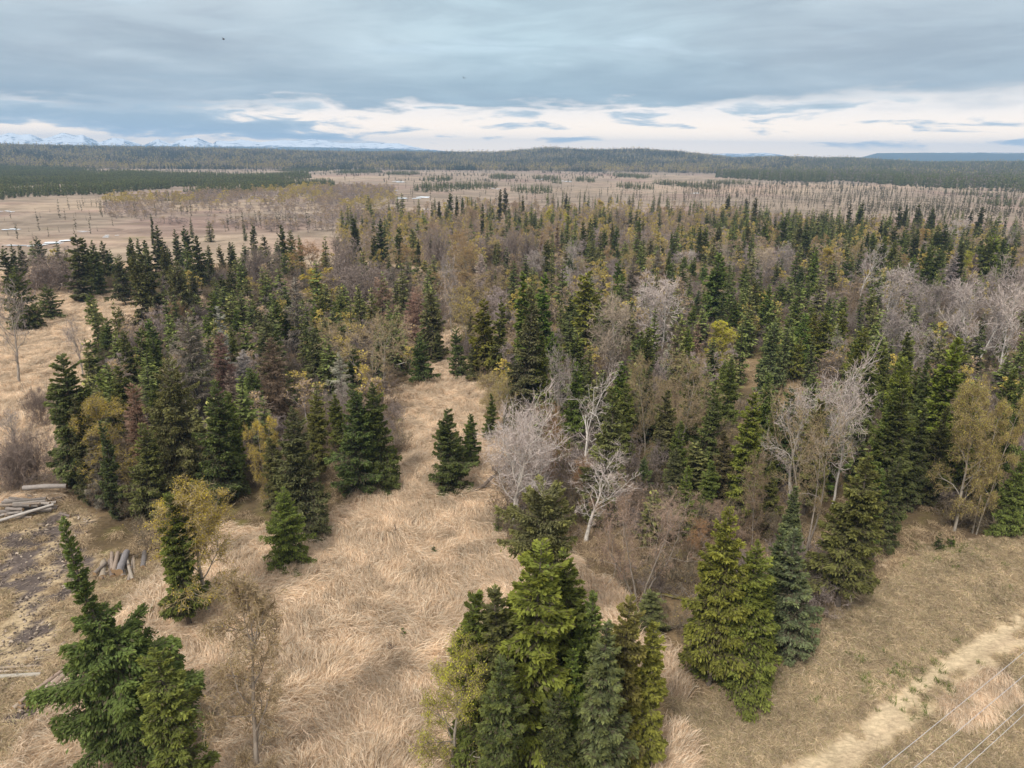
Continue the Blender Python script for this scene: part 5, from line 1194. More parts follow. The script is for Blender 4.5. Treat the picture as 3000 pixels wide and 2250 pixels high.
# ------------------------------------------------------------------ masses of trees too many or too far to tell apart
LOWT=[(.155,.185,.062),(.18,.185,.072),(.125,.145,.06)]
low=[]
for k in range(3): low.append(spruce_mesh(300+k,8,.95-.12*k,900,.42,lod=1,pw=.6,merge=True,tint=LOWT[k],dead=.22))
tiny=[spruce_mesh(330+k,8,[1.2,.8,1.6][k],110,1.15,lod=2,pw=.7,merge=True,tint=[(.085,.10,.06),(.10,.105,.065),(.07,.085,.055)][k],dead=.05) for k in range(3)]
thin=[spruce_mesh(360+k,4,.30+.06*k,170,.26,lod=2,pw=.5,merge=True,tint=[(.115,.115,.065),(.14,.125,.09),(.10,.11,.055)][k],dead=.5,sparse=.15) for k in range(3)]
bl=[broad_mesh(380,8,2.0,upsw=.5,twigs=2,leaves=700,leafsize=.26,cbase=.12,limbs=9,twig_w=.03,sub=(4,3),fine=500,merge=((.34,.30,.25),(.32,.25,.15),(.42,.33,.08))),
    broad_mesh(381,8,2.2,upsw=.5,twigs=2,leaves=260,leafsize=.24,cbase=.12,limbs=9,twig_w=.03,sub=(4,3),fine=900,merge=((.30,.26,.24),(.31,.24,.19),(.36,.26,.12))),
    broad_mesh(382,7,2.4,stems=2,upsw=.5,twigs=2,leaves=0,cbase=.1,limbs=10,twig_w=.03,sub=(4,3),fine=1400,merge=((.28,.24,.22),(.29,.235,.215),(.28,.2,.10)))]
bush=[broad_mesh(390+k,2.2,1.5,stems=5,upsw=.4,twigs=3,leaves=[120,0,60][k],leafsize=.10,cbase=0,limbs=16,twig_w=.014,sub=(4,3),fine=900,bush=True,spread=.7,trunkr=.03,merge=((.2,.16,.13),[(.21,.155,.11),(.22,.18,.16),(.16,.13,.09)][k],(.30,.24,.07))) for k in range(3)]
wood=[spruce_mesh(350+k,8,[1.2,.8,1.6][k],120,1.05,lod=2,pw=.7,merge=True,tint=[(.125,.15,.06),(.15,.155,.07),(.10,.12,.052)][k],dead=.08) for k in range(3)]
tinyb=[broad_mesh(400+k,7,2.2,upsw=.5,twigs=1,leaves=70,leafsize=.9,cbase=.1,limbs=4,twig_w=.08,sub=(2,1),merge=((.25,.22,.2),(.22,.18,.16),[(.42,.34,.12),(.25,.20,.185)][k])) for k in range(2)]
def src(name,me,x,y,lab,cat,mat=None,s=1.0,col=None):
    o=obj(name,me,mat or M_ATTR,None,(x,y,hz(x,y)-.05)); o.scale=(s,s,s); setp(o,lab,cat); return o
low_o=[src('spruce_tree',low[k],*p,l,'tree') for k,(p,l) in enumerate([((-21,236),'slim spruce just right of the tall spruces standing before the bog'),((33,262),'slim spruce low among the brown birches, centre back'),((70,300),'slim spruce in front of the bog, back right')])]
tiny_o=[src('spruce_tree',tiny[k],*p,l,'tree') for k,(p,l) in enumerate([((-420,1420),'tiny spruce on the far bog left of the hills'),((150,1330),'tiny spruce on the far bog below the low hill'),((560,1300),'tiny spruce on the far bog beside the dark wood at the right')])]
thin_o=[src('bog_spruce',thin[k],*p,l,'tree') for k,(p,l) in enumerate([((-180,330),'thin stunted spruce near the pale ice patches of the left bog'),((-60,420),'thin stunted spruce out in the mauve brush behind the meadow wood'),((210,480),'thin stunted spruce in the open right bog')])]
bl_o=[src('birch_tree',bl[k],*p,l,'tree') for k,(p,l) in enumerate([((-150,500),'golden birch of the brush band in front of the dark left wood'),((20,330),'small mauve-tan birch at the back of the middle wood'),((60,345),'small leafless birch at the back right of the wood')])]
bush_o=[src('willow_shrub',bush[k],*p,l,'shrub') for k,(p,l) in enumerate([((-36.5,62.5),'low twiggy brown shrub just right of the big log pile'),((9.6,58.5),'low grey twiggy shrub in the gap behind the bare poplars'),((31.0,56.2),'low brown shrub at the wood edge above the mown strip')])]
tinyb_o=[src('birch_tree',tinyb[k],*p,l,'tree') for k,(p,l) in enumerate([((-300,1700),'tiny golden birch at the foot of the hills, left'),((250,1690),'tiny brown birch at the foot of the hills, right of centre')])]
wood_o=[src('spruce_tree',wood[k],*p,l,'tree') for k,(p,l) in enumerate([((-235,512),'spruce at the near corner of the dark left wood'),((-190,690),'spruce at the right tip of the dark left wood'),((420,905),'spruce at the near edge of the dark right wood')])]
def put(name,sources,X_,Y_,s,sz,label,cat,tilt=.02,idx=None,zoff=-.05):
    n=len(X_); z=height(X_,Y_)+zoff
    scatter(name,sources,np.column_stack([X_,Y_,z]),np.column_stack([RG.normal(0,tilt,n),RG.normal(0,tilt,n),RG.uniform(0,6.28,n)]),np.column_stack([s,s,sz]),idx if idx is not None else RG.integers(0,len(sources),n),label,cat)
def clear(X_,Y_,d): 
    m=np.ones(len(X_),bool)
    m&=pdist(X_,Y_,[(-8,92),(-10.5,112),(-12,130),(-15,160),(-19,205)])>2.4
    for tx,ty,tr_ in TREE_XY: m&=np.hypot(X_-tx,Y_-ty)>d*tr_+.3
    return m
# the remaining spruces of the back rows
bs_=np.array(BACK_SPRUCES); h8=bs_[:,2]/8
put('spruce_wood',low_o,bs_[:,0],bs_[:,1],bs_[:,3]/.85,h8,'smaller dark spruces crowding between the larger ones in the back of the wood','trees')
# filler spruces inside the woods
fx=[];fy=[]
for pl_,sp_,mn in ((WOOD_LEFT,5.5,60),(WOOD_RIGHT,5.6,56)):
    a,b=spread(pl_,sp_,dens=lambda x,y: np.clip(.30+.9*(fbm(x/22,y/22,91,3)-.38)*3+.15*(x>0),.08,.95)*np.where((y>150)&(x<75+(y-150)*.1),.38,1)); k=(b>mn)&(b<400); fx.append(a[k]); fy.append(b[k])
fx=np.concatenate(fx); fy=np.concatenate(fy); k=clear(fx,fy,1.0); fx,fy=fx[k],fy[k]
hh=RG.uniform(.55,1.15,len(fx))+np.where(fy>85,RG.uniform(0,.5,len(fx)),0); put('spruce_wood',low_o,fx,fy,RG.uniform(1.1,2.1,len(fx)),hh,'dark young spruces filling the wood between the taller trees','trees')
# filler birches
fx=[];fy=[]
for pl_,sp_,mn in ((WOOD_LEFT,6.0,75),(WOOD_RIGHT,5.0,88),(MIX_BAND,6.0,100)):
    a,b=spread(pl_,sp_,dens=lambda x,y: np.clip((fbm(x/30+5,y/30,95,3)-.36)*4,.1,.95)); k=(b>mn)&(b<460); fx.append(a[k]); fy.append(b[k])
fx=np.concatenate(fx); fy=np.concatenate(fy); k=clear(fx,fy,1.0); fx,fy=fx[k],fy[k]
put('birch_wood',bl_o,fx,fy,RG.uniform(.7,1.2,len(fx)),RG.uniform(.5,1.0,len(fx)),'leafless and budding birches filling the back of the wood','trees')
# undergrowth
fx=[];fy=[]
for pl_,sp_ in ((WOOD_LEFT,2.1),(WOOD_RIGHT,2.1)):
    a,b=spread(pl_,sp_,dens=lambda x,y: np.clip((fbm(x/9,y/9,97,3)-.40)*5,0.05,.9)); k=(b<210); fx.append(a[k]); fy.append(b[k])
fx=np.concatenate(fx); fy=np.concatenate(fy)
put('undergrowth',bush_o,fx,fy,RG.uniform(.55,1.3,len(fx)),RG.uniform(.5,1.5,len(fx)),'tangled brown and grey brush on the wood floor','undergrowth')
# brush bands before the far wood
a,b=spread(GOLD_BAND,5.5,dens=lambda x,y:np.clip((fbm(x/45,y/45,131,3)-.33)*4,.05,.95)); put('birch_brush',bl_o,a,b,RG.uniform(.8,1.7,len(a)),RG.uniform(.35,1.0,len(a)),'belt of golden and brown birch brush in front of the dark left wood','trees',idx=np.where(fbm(a/30,b/30,133,2)+RG.normal(0,.1,len(a))>.5,0,RG.integers(1,3,len(a))))
a,b=spread(MAUVE_BAND,4.6,dens=lambda x,y:np.clip((fbm(x/40,y/40,101,3)-.35)*3,.1,.9)); put('willow_brush',bl_o,a,b,RG.uniform(.6,1.3,len(a)),RG.uniform(.25,.55,len(a)),'low mauve leafless brush on the bog','trees',idx=RG.integers(1,3,len(a)))
# dark woods on the bog
a,b=spread(DARK_WOOD_LEFT,4.6,maxd=1500); k=fbm(a/60,b/100,103,4)>.37; a,b=a[k],b[k]; hs=.45+.7*fbm(a/60,b/60,105,3); put('black_spruce_wood',wood_o,a,b,RG.uniform(.7,1.1,len(a)),hs*RG.uniform(.8,1.15,len(a)),'dense dark spruce wood on the left of the bog','trees')
a,b=spread(DARK_WOOD_RIGHT,7.5,maxd=2300); k=fbm(a/90,b/140,107,3)>.36; a,b=a[k],b[k]; put('black_spruce_wood',wood_o+tinyb_o,a,b,RG.uniform(1.0,1.6,len(a)),RG.uniform(1.0,1.75,len(a)),'dense dark spruce wood on the right of the bog','trees',idx=np.where(RG.random(len(a))<.86,RG.integers(0,3,len(a)),4))
gx_=[];gy_=[]
for (cx,cy_,hw_,hd_) in GROVES:
    n=int(min(500,max(14,hw_*hd_*.10))); u=RG.random(n)**.5; th=RG.uniform(0,6.28,n); gx_.append(cx+hw_*u*np.cos(th)); gy_.append(cy_+hd_*u*np.sin(th))
gx_=np.concatenate(gx_); gy_=np.concatenate(gy_); put('spruce_groves',wood_o,gx_,gy_,RG.uniform(.45,.8,len(gx_)),RG.uniform(.4,.8,len(gx_)),'small dark spruce islands dotted over the bog','trees')
# thin spruces over the open bog: the nearest ones singly, the rest as a mass
bx=[];by=[]
for pl_,sp_ in BOG_TREES:
    a,b=spread(pl_,sp_,dens=lambda x,y: np.clip((fbm(x/48,y/42,111,4)-.41)*5,.03,.9)); bx.append(a); by.append(b)
bx=np.concatenate(bx); by=np.concatenate(by); o_=np.argsort(by); bx,by=bx[o_],by[o_]
bh=RG.uniform(.4,1.55,len(bx))*(.8+.5*fbm(bx/90,by/90,113,2)); NB=290
BOGT=[]
for q in range(min(NB,len(bx))):
    x_,y_=float(bx[q]),float(by[q]); e=bpy.data.objects.new('bog_spruce',thin[q%3]); link(e); e.location=(x_,y_,hz(x_,y_)-.05); e.rotation_euler=(RG.normal(0,.03),RG.normal(0,.03),RG.uniform(0,6.28)); s_=float(bh[q]); e.scale=(s_*1.1,s_*1.1,s_*1.25)
    BOGT.append((e,x_,y_))
def ordn(n): return str(n)+('th' if 10<=n%100<=20 else {1:'st',2:'nd',3:'rd'}.get(n%10,'th'))
BS={}
for e,x_,y_ in BOGT:
    side='left bog' if x_<-95 else ('middle bog' if x_<90 else 'right bog')
    BS.setdefault(side,[]).append((y_,x_,e))
for side,L_ in BS.items():
    L_.sort(key=lambda v:v[0]); nb=max(1,round(len(L_)/22))
    for b_ in range(nb):
        M_=sorted(L_[b_*len(L_)//nb:(b_+1)*len(L_)//nb],key=lambda v:v[1]/v[0])
        for i_,(y_,x_,e) in enumerate(M_):
            tall='tall' if e.scale[2]>1.55 else 'stunted'
            setp(e,f'thin {tall} spruce on the {side}, {ordn(b_+1)} row from the near edge, {ordn(i_+1)} from left','tree','thin spruces scattered on the '+side)
put('bog_spruces',thin_o,bx[NB:],by[NB:],bh[NB:]*1.1,bh[NB:]*1.35,'thin stunted spruces scattered over the far bog','trees',.03)
# sparse scrub far out and wooded hills
a=RG.uniform(-.72,.72,5200); d_=RG.uniform(900,1750,5200); X_=np.sin(a)*d_; Y_=np.cos(a)*d_; k=fbm(X_/130,Y_/60,117,4)>.535; X_,Y_=X_[k],Y_[k]
put('bog_spruces',tiny_o,X_,Y_,RG.uniform(.5,.9,len(X_)),RG.uniform(.35,.7,len(X_)),'patches of scrubby spruce on the farthest bog','trees')
N_=62000; a=RG.uniform(-.72,.72,N_); d_=1600+RG.random(N_)**1.15*1350; wob=300*(fbm(a*6+9,a*0+2,21)-.5); k=d_>1650+wob*.9-120*RG.random(N_); a,d_=a[k],d_[k]; X_=np.sin(a)*d_; Y_=np.cos(a)*d_
mix_=fbm(X_/55,Y_/30,119,3)+RG.normal(0,.07,len(X_))
put('hill_forest',tiny_o+tinyb_o,X_,Y_,RG.uniform(.8,1.7,len(X_)),RG.uniform(.55,1.7,len(X_))*(1+.5*(RG.random(len(X_))<.06)),'mixed spruce and golden birch forest over the low hills','trees',idx=np.where(mix_>.49,np.where(RG.random(len(X_))<.7,3,4),RG.integers(0,3,len(X_))))
# ------------------------------------------------------------------ pools of meltwater on the bog
m,nt=newmat('pale_ice'); ge=nt.nodes.new('ShaderNodeNewGeometry'); n1=noise(nt,ge.outputs['Position'],.5,4,.6)
c=mixc(nt,mrange(nt,n1,.4,.6),(.62,.66,.70),(.82,.84,.86)); bs=nt.nodes.new('ShaderNodeBsdfPrincipled'); nt.links.new(c,bs.inputs['Base Color']); bs.inputs['Roughness'].default_value=.35; finish(nt,bs.outputs[0]); M_ICE=m
def blob(cx,cy_,rx,ry,seed):
    g=np.random.default_rng(seed); out_=[]
    for q in range(int(3+rx/3) if rx<14 else 7):
        ox,oy=cx+g.normal(0,rx*.45),cy_+g.normal(0,ry*.4); sx,sy=rx*g.uniform(.15,.42),ry*g.uniform(.12,.3)
        th=np.linspace(0,2*np.pi,22,endpoint=False); rr_=1+.45*(vn(np.cos(th)*1.6+ox,np.sin(th)*1.6+oy,seed+q)-.5)*2
        X_=ox+np.cos(th)*sx*rr_; Y_=oy+np.sin(th)*sy*rr_; out_.append((X_,Y_))
    return out_
for i_,(cx,cy_,rx,ry) in enumerate(POOLS):
    V=[];F=[];n=0
    for X_,Y_ in blob(cx,cy_,rx,ry,500+i_):
        z_=float(np.max(height(X_,Y_)))+.05+.004*len(V); k=len(X_); V+= [(x_,y_,z_) for x_,y_ in zip(X_,Y_)]; V.append((float(X_.mean()),float(Y_.mean()),z_))
        F+=[(n+q,n+q+1,n+(q+2)%k,n+k) for q in range(0,k,2)]; n+=k+1
    o=obj('ice_pool',mesh_np('ice_pool',V,F),M_ICE); setp(o,'pale patch of ice and meltwater on the bog','pool','ice patches on the bog',kind='structure')
# ------------------------------------------------------------------ grass
def tuft(seed,n,L,lift,wd,pal,fan=.35,size=.5,seg=3,upright=0.):
    g=np.random.default_rng(seed)
    p0=np.column_stack([g.normal(0,size*.5,n),g.normal(0,size*.45,n),np.full(n,-.02)])
    a=g.normal(0,fan,n)+(g.random(n)<.08)*g.normal(0,1.5,n); l=L*g.uniform(.55,1.15,n); lf=lift*g.uniform(.4,1.5,n); d=np.stack([np.cos(a),np.sin(a),0*a],1); sd_=np.stack([-np.sin(a),np.cos(a),g.normal(0,.35,n)],1)
    curl=g.normal(0,.18,n)+.12
    V=[];c=[]
    pc=np.array(pal)[g.integers(0,len(pal),n)]*g.uniform(.75,1.25,n)[:,None]
    for k in range(seg+1):
        u=k/seg; z_=lf*(math.sin(math.pi*min(1,u*.92+.04))**.8)*(1-upright)+upright*l*u*.9+.02*g.random(n)
        x=d*(l*u*(1-.75*upright))[:,None]+np.stack([-np.sin(a),np.cos(a),0*a],1)*(curl*u*u*l)[:,None]*.5
        P_=p0+x; P_[:,2]+=z_; w_=wd*(1-.75*u)*g.uniform(.7,1.3,n)
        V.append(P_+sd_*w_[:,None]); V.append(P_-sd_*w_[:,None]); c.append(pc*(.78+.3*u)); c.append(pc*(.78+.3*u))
    V=np.stack(V,1); C_=np.stack(c,1); m_=2*(seg+1); base=np.arange(n)[:,None]*m_
    F=np.concatenate([base+np.array([2*k,2*k+1,2*k+3,2*k+2]) for k in range(seg)],0)
    return mesh_np('grass_tuft',V.reshape(-1,3),F,C_.reshape(-1,3))
STRAW=[(.80,.64,.47),(.76,.59,.42),(.70,.53,.36),(.82,.70,.54),(.56,.41,.27),(.78,.61,.46)]
DULL=[(.62,.49,.32),(.55,.43,.27),(.50,.39,.25),(.66,.53,.39),(.40,.30,.21),(.36,.32,.17)]
def tsrc(me,x,y,lab,cat='grass'):
    o=obj('grass_tuft',me,M_BLADE,None,(x,y,hz(x,y))); setp(o,lab,cat,kind='stuff'); return o
mat_o=[tsrc(tuft(700+k,200,1.15,.20+.09*k,.0125,STRAW,.16+.09*k,.60),-9+3*k,44+2*k,'lodged tuft of long straw-coloured grass in the meadow') for k in range(4)]
short_o=[tsrc(tuft(720+k,60,.55,.12,.014,DULL,1.6,.42),22+2*k,46,'short dull yellow grass tuft of the mown strip') for k in range(3)]
rough_o=[tsrc(tuft(740+k,80,.70,.20,.014,[(.56,.43,.27),(.42,.31,.19),(.64,.50,.33),(.32,.24,.16)],1.2,.5),-38+2*k,52,'rough brown grass tuft beside the log piles') for k in range(2)]
green_o=[tsrc(tuft(760+k,40,.35,.1,.014,[(.16,.20,.05),(.22,.25,.06),(.13,.17,.05)],1.8,.3,upright=.6),-11.5+k,83,'small patch of fresh green grass in the corridor') for k in range(2)]
def grid(x0,x1,y0,y1,s):
    X_,Y_=np.meshgrid(np.arange(x0,x1,s),np.arange(y0,y1,s)); X_=X_.ravel()+RG.uniform(-.5,.5,X_.size)*s; Y_=Y_.ravel()+RG.uniform(-.5,.5,Y_.size)*s
    k=(np.abs(X_)<Y_*.77+5); return X_[k],Y_[k]
def flow(x,y): return .15+3.6*(fbm(x/6.5,y/5.0,201,2)-.5)*2+.9*(fbm(x/1.6,y/1.6,205,2)-.5)*2
def grass(name,srcs,X_,Y_,s0,s1,label,ang=None):
    n=len(X_); s=RG.uniform(s0,s1,n)*(.75+.5*fbm(X_/2.0,Y_/2.0,211,2)); a=ang if ang is not None else RG.uniform(0,6.28,n)
    scatter(name,srcs,np.column_stack([X_,Y_,height(X_,Y_)]),np.column_stack([RG.normal(0,.07,n),RG.normal(0,.07,n),a]),np.column_stack([s,s,s*RG.uniform(.7,1.4,n)]),RG.integers(0,len(srcs),n),label,'grass')
X1,Y1=grid(-70,40,26,72,.52); X2,Y2=grid(-140,60,72,215,.85)
X_=np.r_[X1,X2]; Y_=np.r_[Y1,Y2]
wood,dirt,mown,tall,rut,bog=zones(X_,Y_)
k=(wood<.5)&(mown<.5)&(dirt<.5)&((X_>-27.5)|(Y_>62))&~((X_>11)&(Y_<75))
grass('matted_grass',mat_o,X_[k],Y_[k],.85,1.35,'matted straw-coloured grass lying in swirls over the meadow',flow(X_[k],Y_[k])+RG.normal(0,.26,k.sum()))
k=(wood<.5)&(mown<.5)&(((X_<=-27.5)&(Y_<=62))|((X_>11)&(Y_<75)))&(RG.random(len(X_))<np.where(dirt>.5,.06,.75))
grass('rough_grass',rough_o,X_[k],Y_[k],.5,1.1,'patchy rough grass of the trampled clearing with the log piles')
k=(wood>.5)&(RG.random(len(X_))<np.clip((fbm(X_/5,Y_/5,223,3)-.35)*2.5,.05,.7))&(Y_<150)
grass('rough_grass',rough_o,X_[k],Y_[k],.6,1.2,'brown grass and litter on the wood floor')
X_,Y_=grid(6,62,26,62,.36); wood,dirt,mown,tall,rut,bog=zones(X_,Y_)
rd=np.minimum(pdist(X_,Y_,RUT_A)/.80,pdist(X_,Y_,RUT_B)/.58)
k=(mown>.5)&(tall<.5)&((rd>1)|(RG.random(len(X_))<.04))
grass('mown_grass',short_o,X_[k],Y_[k],.7,1.25,'short dull grass of the mown strip beside the two wheel ruts')
X3,Y3=grid(24,36,33,43,.42); wood,dirt,mown,tall,rut,bog=zones(X3,Y3); k=tall>.5
grass('tall_grass',mat_o,X3[k],Y3[k],.6,.85,'island of long pale grass between the ruts and the power lines',flow(X3[k],Y3[k])*.3+4.2)
gp=[]
for cx,cy_,sx,n in ((-12,84,4,160),(-7,84,3,40),(-14,70,2,30),(-11.7,34.5,.5,16),(-20,36,6,40),(-13,41,5,30),(26,38,3,60),(36,54,3,50),(20,40,5,40),(38,55,1.5,30),(-60,105,8,120),(-5,60,4,30)):
    gp.append(np.column_stack([RG.normal(cx,sx,n),RG.normal(cy_,sx*.6,n)]))
gp=np.vstack(gp); grass('green_shoots',green_o,gp[:,0],gp[:,1],.6,1.4,'sparse fresh green shoots poking through the dead grass')
# chips, clods and sticks on the trampled ground
def debris(seed):
    g=np.random.default_rng(seed); mb=MB()
    for q in range(16):
        p=np.append(g.normal(0,.42,2),.02); a_=g.random()*6.28; l_=g.uniform(.08,.55)*(1 if q%3 else .35); d=np.array([math.cos(a_),math.sin(a_),g.normal(0,.15)]); r_=.012 if q%3 else g.uniform(.04,.09)
        mb.tube(np.array([p-d*l_*.5,p+g.normal(0,.02,3),p+d*l_*.5]),np.array([r_*.7,r_,r_*.6]),[(.30,.24,.19),(.46,.38,.30),(.14,.11,.09),(.10,.08,.07)][q%4],4)
    return mb.mesh('debris')
deb_o=[]
for k,(x_,y_,l_) in enumerate(((-36.5,50.0,'scatter of bark chips and sticks on the bare dirt, left of the small log pile'),(-26.0,33.6,'scatter of sticks and clods below the lopsided spruce'))):
    o=obj('debris',debris(860+k),M_ATTR,None,(x_,y_,hz(x_,y_))); setp(o,l_,'debris',kind='stuff'); deb_o.append(o)
X4,Y4=grid(-56,-22,30,64,.62); wood,dirt,mown,tall,rut,bog=zones(X4,Y4); k=(wood<.5)&(X4<-25.5)&(RG.random(len(X4))<np.where(dirt>.5,.75,.10)*np.clip((fbm(X4/2,Y4/2,241,3)-.3)*4,0,1)); X4,Y4=X4[k],Y4[k]; n=len(X4)
s_=RG.uniform(.5,1.5,n); scatter('ground_litter',deb_o,np.column_stack([X4,Y4,height(X4,Y4)]),np.column_stack([0*X4,0*X4,RG.uniform(0,6.28,n)]),np.column_stack([s_,s_,s_]),RG.integers(0,2,n),'bark chips, clods and sticks strewn over the trampled dirt','litter')
X5,Y5=grid(-56,-24,28,62,.40); wood,dirt,mown,tall,rut,bog=zones(X5,Y5); k=(wood<.5)&(X5<-27)&(RG.random(len(X5))<np.where(dirt>.5,.03,.7)); grass('rough_grass',short_o,X5[k],Y5[k],.8,1.5,'short tan grass of the trampled clearing at the lower left')
# ------------------------------------------------------------------ logs
M_LOG=bark_mat('grey_log_bark',use_obj=True,b=(.05,.04,.035),scale=14,stretch=1)
M_CUT=bark_mat('sawn_wood',(.36,.24,.14),(.20,.12,.06),scale=12)
LOGM={}
def log_mesh(k):
    if k not in LOGM:
        g=np.random.default_rng(800+k); mb=MB(); n=9; x=np.linspace(-.5,.5,n); wob=np.cumsum(g.normal(0,.006,n)); wb2=np.cumsum(g.normal(0,.006,n))
        rr_=np.linspace(1,.88,n)*(1+g.normal(0,.04,n))
        # unit length along x, unit radius; y,z scaled by the object
        pts=np.column_stack([x,np.zeros(n),np.zeros(n)]); th=np.arange(10)/10*2*np.pi
        ring=np.stack([np.repeat(x[:,None],10,1),rr_[:,None]*np.cos(th)[None]+(wob*14)[:,None],rr_[:,None]*np.sin(th)[None]+(wb2*14)[:,None]],-1)*np.array([1,1,1])
        f=[(i*10+q,i*10+(q+1)%10,(i+1)*10+(q+1)%10,(i+1)*10+q) for i in range(n-1) for q in range(10)]
        mb.add(ring.reshape(-1,3),f,1)
        for e in (0,n-1):
            cc=ring[e].mean(0); vv=np.vstack([ring[e],cc[None]]); mb.add(vv,[(q,q+1,(q+2)%10,10) if e else ((q+2)%10,q+1,q,10) for q in range(0,10,2)],1,1)
        if k%3==0:
            mb.add([(.1,0,.8),(.13,0,.8),(.14,.2,1.7),(.12,.2,1.7)],[(0,1,2,3)],.9)
        LOGM[k]=mb.mesh('log',True)
    return LOGM[k]
def log(p,az_,L,r_,c,lab,grp,pitch=0.,name='log',mat=None,cat='log'):
    k=rng.randrange(6); me=log_mesh(k); o=bpy.data.objects.new(name,me); link(o)
    if not me.materials: me.materials.append(M_LOG); me.materials.append(M_CUT)
    o.location=p; o.rotation_euler=(rng.random()*.3,-pitch,az_); o.scale=(L,r_,r_); o.color=(*c,1)
    setp(o,lab,cat,grp); return o
GREY=[(.27,.235,.21),(.20,.175,.155),(.34,.30,.265),(.155,.13,.115),(.29,.235,.19)]
# pile 1: long heap, logs lying roughly left-right, 5 layers seen from the front
G1='logs of the big grey pile'
cx,cy_=-45.0,60.4; z0=hz(cx,cy_)
rowsN=[11,10,8,6,4]; names=['bottom','second','middle','fourth','top']
for L_,n in enumerate(rowsN):
    for q in range(n):
        yy=cy_-1.9+ (q+.5+L_*.25)*4.1/11+rng.gauss(0,.07); r_=rng.uniform(.09,.19)
        xx=cx+rng.uniform(-1.3,1.3)
        where='front' if q==0 else 'back' if q==n-1 else None
        if where: lab=f'{where} log of the {names[L_]} layer of the big grey log pile'
        else: lab=f'{ORDN[q]} log from the front, {names[L_]} layer, big grey log pile'
        log((xx,yy,z0+.17+L_*.25+rng.uniform(-.05,.08)),rng.gauss(0,.24)+.12,rng.uniform(1.2,4.4),r_,rng.choice(GREY),lab,G1,rng.gauss(0,.06))
log((-44.9,58.1,z0+.62),.62,6.6,.15,(.50,.46,.42),'long bleached log slanting across the front of the big grey pile',G1,.10)
log((-46.6,58.3,z0+.42),.75,3.6,.12,(.42,.38,.34),'shorter grey log slanting low at the left front of the big pile',G1,.05)
log((-44.6,62.7,z0+1.32),.10,3.9,.25,(.36,.32,.29),'thick grey log lying on top at the back of the big pile',G1,.02)
log((-47.6,63.4,z0+.35),.1,3.0,.13,(.42,.36,.31),'single log left of the big pile before the willow thicket',None)
log((-40.9,59.4,hz(-40.9,59.4)+.12),-.35,1.3,.13,(.22,.18,.16),'short dark log on the ground right of the big pile',None)
# pile 2: short logs pointing towards the camera
G2='logs of the small pile before the dead spruces'
z0=hz(-31.5,50.8)
for x_,y_,zz,L_,r_,c,lab in ((-32.6,50.3,.22,2.2,.23,(.42,.35,.27),'thick pale short log at the left of the small pile'),(-32.05,50.5,.18,2.6,.19,(.25,.2,.17),'dark log between the thick ones at the bottom of the small pile'),
    (-31.55,50.4,.2,2.4,.2,(.30,.25,.21),'bottom middle log of the small pile'),(-31.05,50.6,.18,2.6,.18,(.28,.24,.2),'bottom log right of the middle of the small pile'),
    (-32.2,50.9,.56,2.6,.14,(.38,.30,.24),'mottled upper left log of the small pile'),(-31.8,50.9,.58,3.0,.15,(.42,.33,.26),'mottled brown log on top of the small pile'),(-31.25,50.9,.55,3.0,.25,(.30,.28,.28),'thickest dark grey log on top of the small pile'),
    (-30.6,50.9,.35,4.2,.12,(.46,.40,.33),'longest pale pole of the small pile'),(-30.3,50.6,.2,3.6,.11,(.36,.30,.25),'thin pole right of the longest in the small pile'),(-30.05,50.5,.14,3.4,.09,(.44,.36,.28),'thinnest pole at the right of the small pile'),(-29.95,51.6,.2,2.4,.2,(.24,.22,.21),'dark log behind the poles of the small pile')):
    log((-31.3+(x_+31.3)*.92,y_+rng.gauss(0,.12),z0+zz),math.pi/2+.42+rng.gauss(0,.09),L_*1.1,r_*1.15,tuple(v*.8 for v in c),lab,G2,rng.gauss(0,.03))
for k_,(x_,y_,zz,L_,r_,c,lab) in enumerate(((-32.5,49.9,.55,1.5,.15,(.30,.25,.21),'short upper log at the front left of the small pile'),(-31.9,49.8,.20,1.6,.13,(.36,.29,.23),'short thin log low at the front of the small pile'),(-31.4,51.6,.35,2.8,.14,(.21,.18,.16),'dark log at the back of the small pile'),(-30.9,50.2,.30,2.2,.13,(.38,.31,.25),'pale thin log between the thickest log and the poles of the small pile'),(-32.9,51.2,.15,1.8,.12,(.24,.2,.17),'loose log left behind the small pile'))):
    log((x_,y_,z0+zz),math.pi/2+.42+rng.gauss(0,.25),L_,r_,tuple(v*.8 for v in c),lab,G2,rng.gauss(0,.08))
# stack 3, half under the big spruce
G3='long logs stacked under the lopsided spruce'
z0=hz(-27.9,36.8)
for q in range(7):
    log((-29.0+q*.34,36.9+q*.06,z0+.14+(q%2)*.04),math.pi/2-.28+rng.gauss(0,.02),3.9,.15,rng.choice([(.38,.30,.23),(.30,.235,.185),(.44,.36,.28)]),f'{["leftmost","second","third","fourth","fifth","sixth","rightmost"][q]} bottom log of the stack under the lopsided spruce',G3)
for q in range(5):
    log((-28.7+q*.34,37.0+q*.06,z0+.43),math.pi/2-.28+rng.gauss(0,.02),3.7,.145,rng.choice([(.44,.35,.28),(.36,.27,.21)]),f'{["leftmost","second","third","fourth","rightmost"][q]} upper log of the stack under the lopsided spruce',G3)
for x_,y_,L_,r_,a_,c,lab in ((-31.6,37.9,3.6,.17,.12,(.42,.38,.32),'thick mossy grey log at the left picture edge'),(-31.0,38.5,3.8,.10,.05,(.5,.42,.34),'pale pole behind the thick mossy log at the left edge'),(-31.6,38.9,3.2,.09,.1,(.36,.29,.22),'brown pole farther behind the thick mossy log'),(-29.9,40.0,2.6,.05,.30,(.55,.46,.36),'thin crooked stick on the ground left of the lopsided spruce'),(-32.0,51.9,2.2,.04,.5,(.3,.25,.2),'thin branch on the bare dirt by the small log pile')):
    log((x_,y_,hz(x_,y_)+r_),a_,L_,r_,c,lab,None)
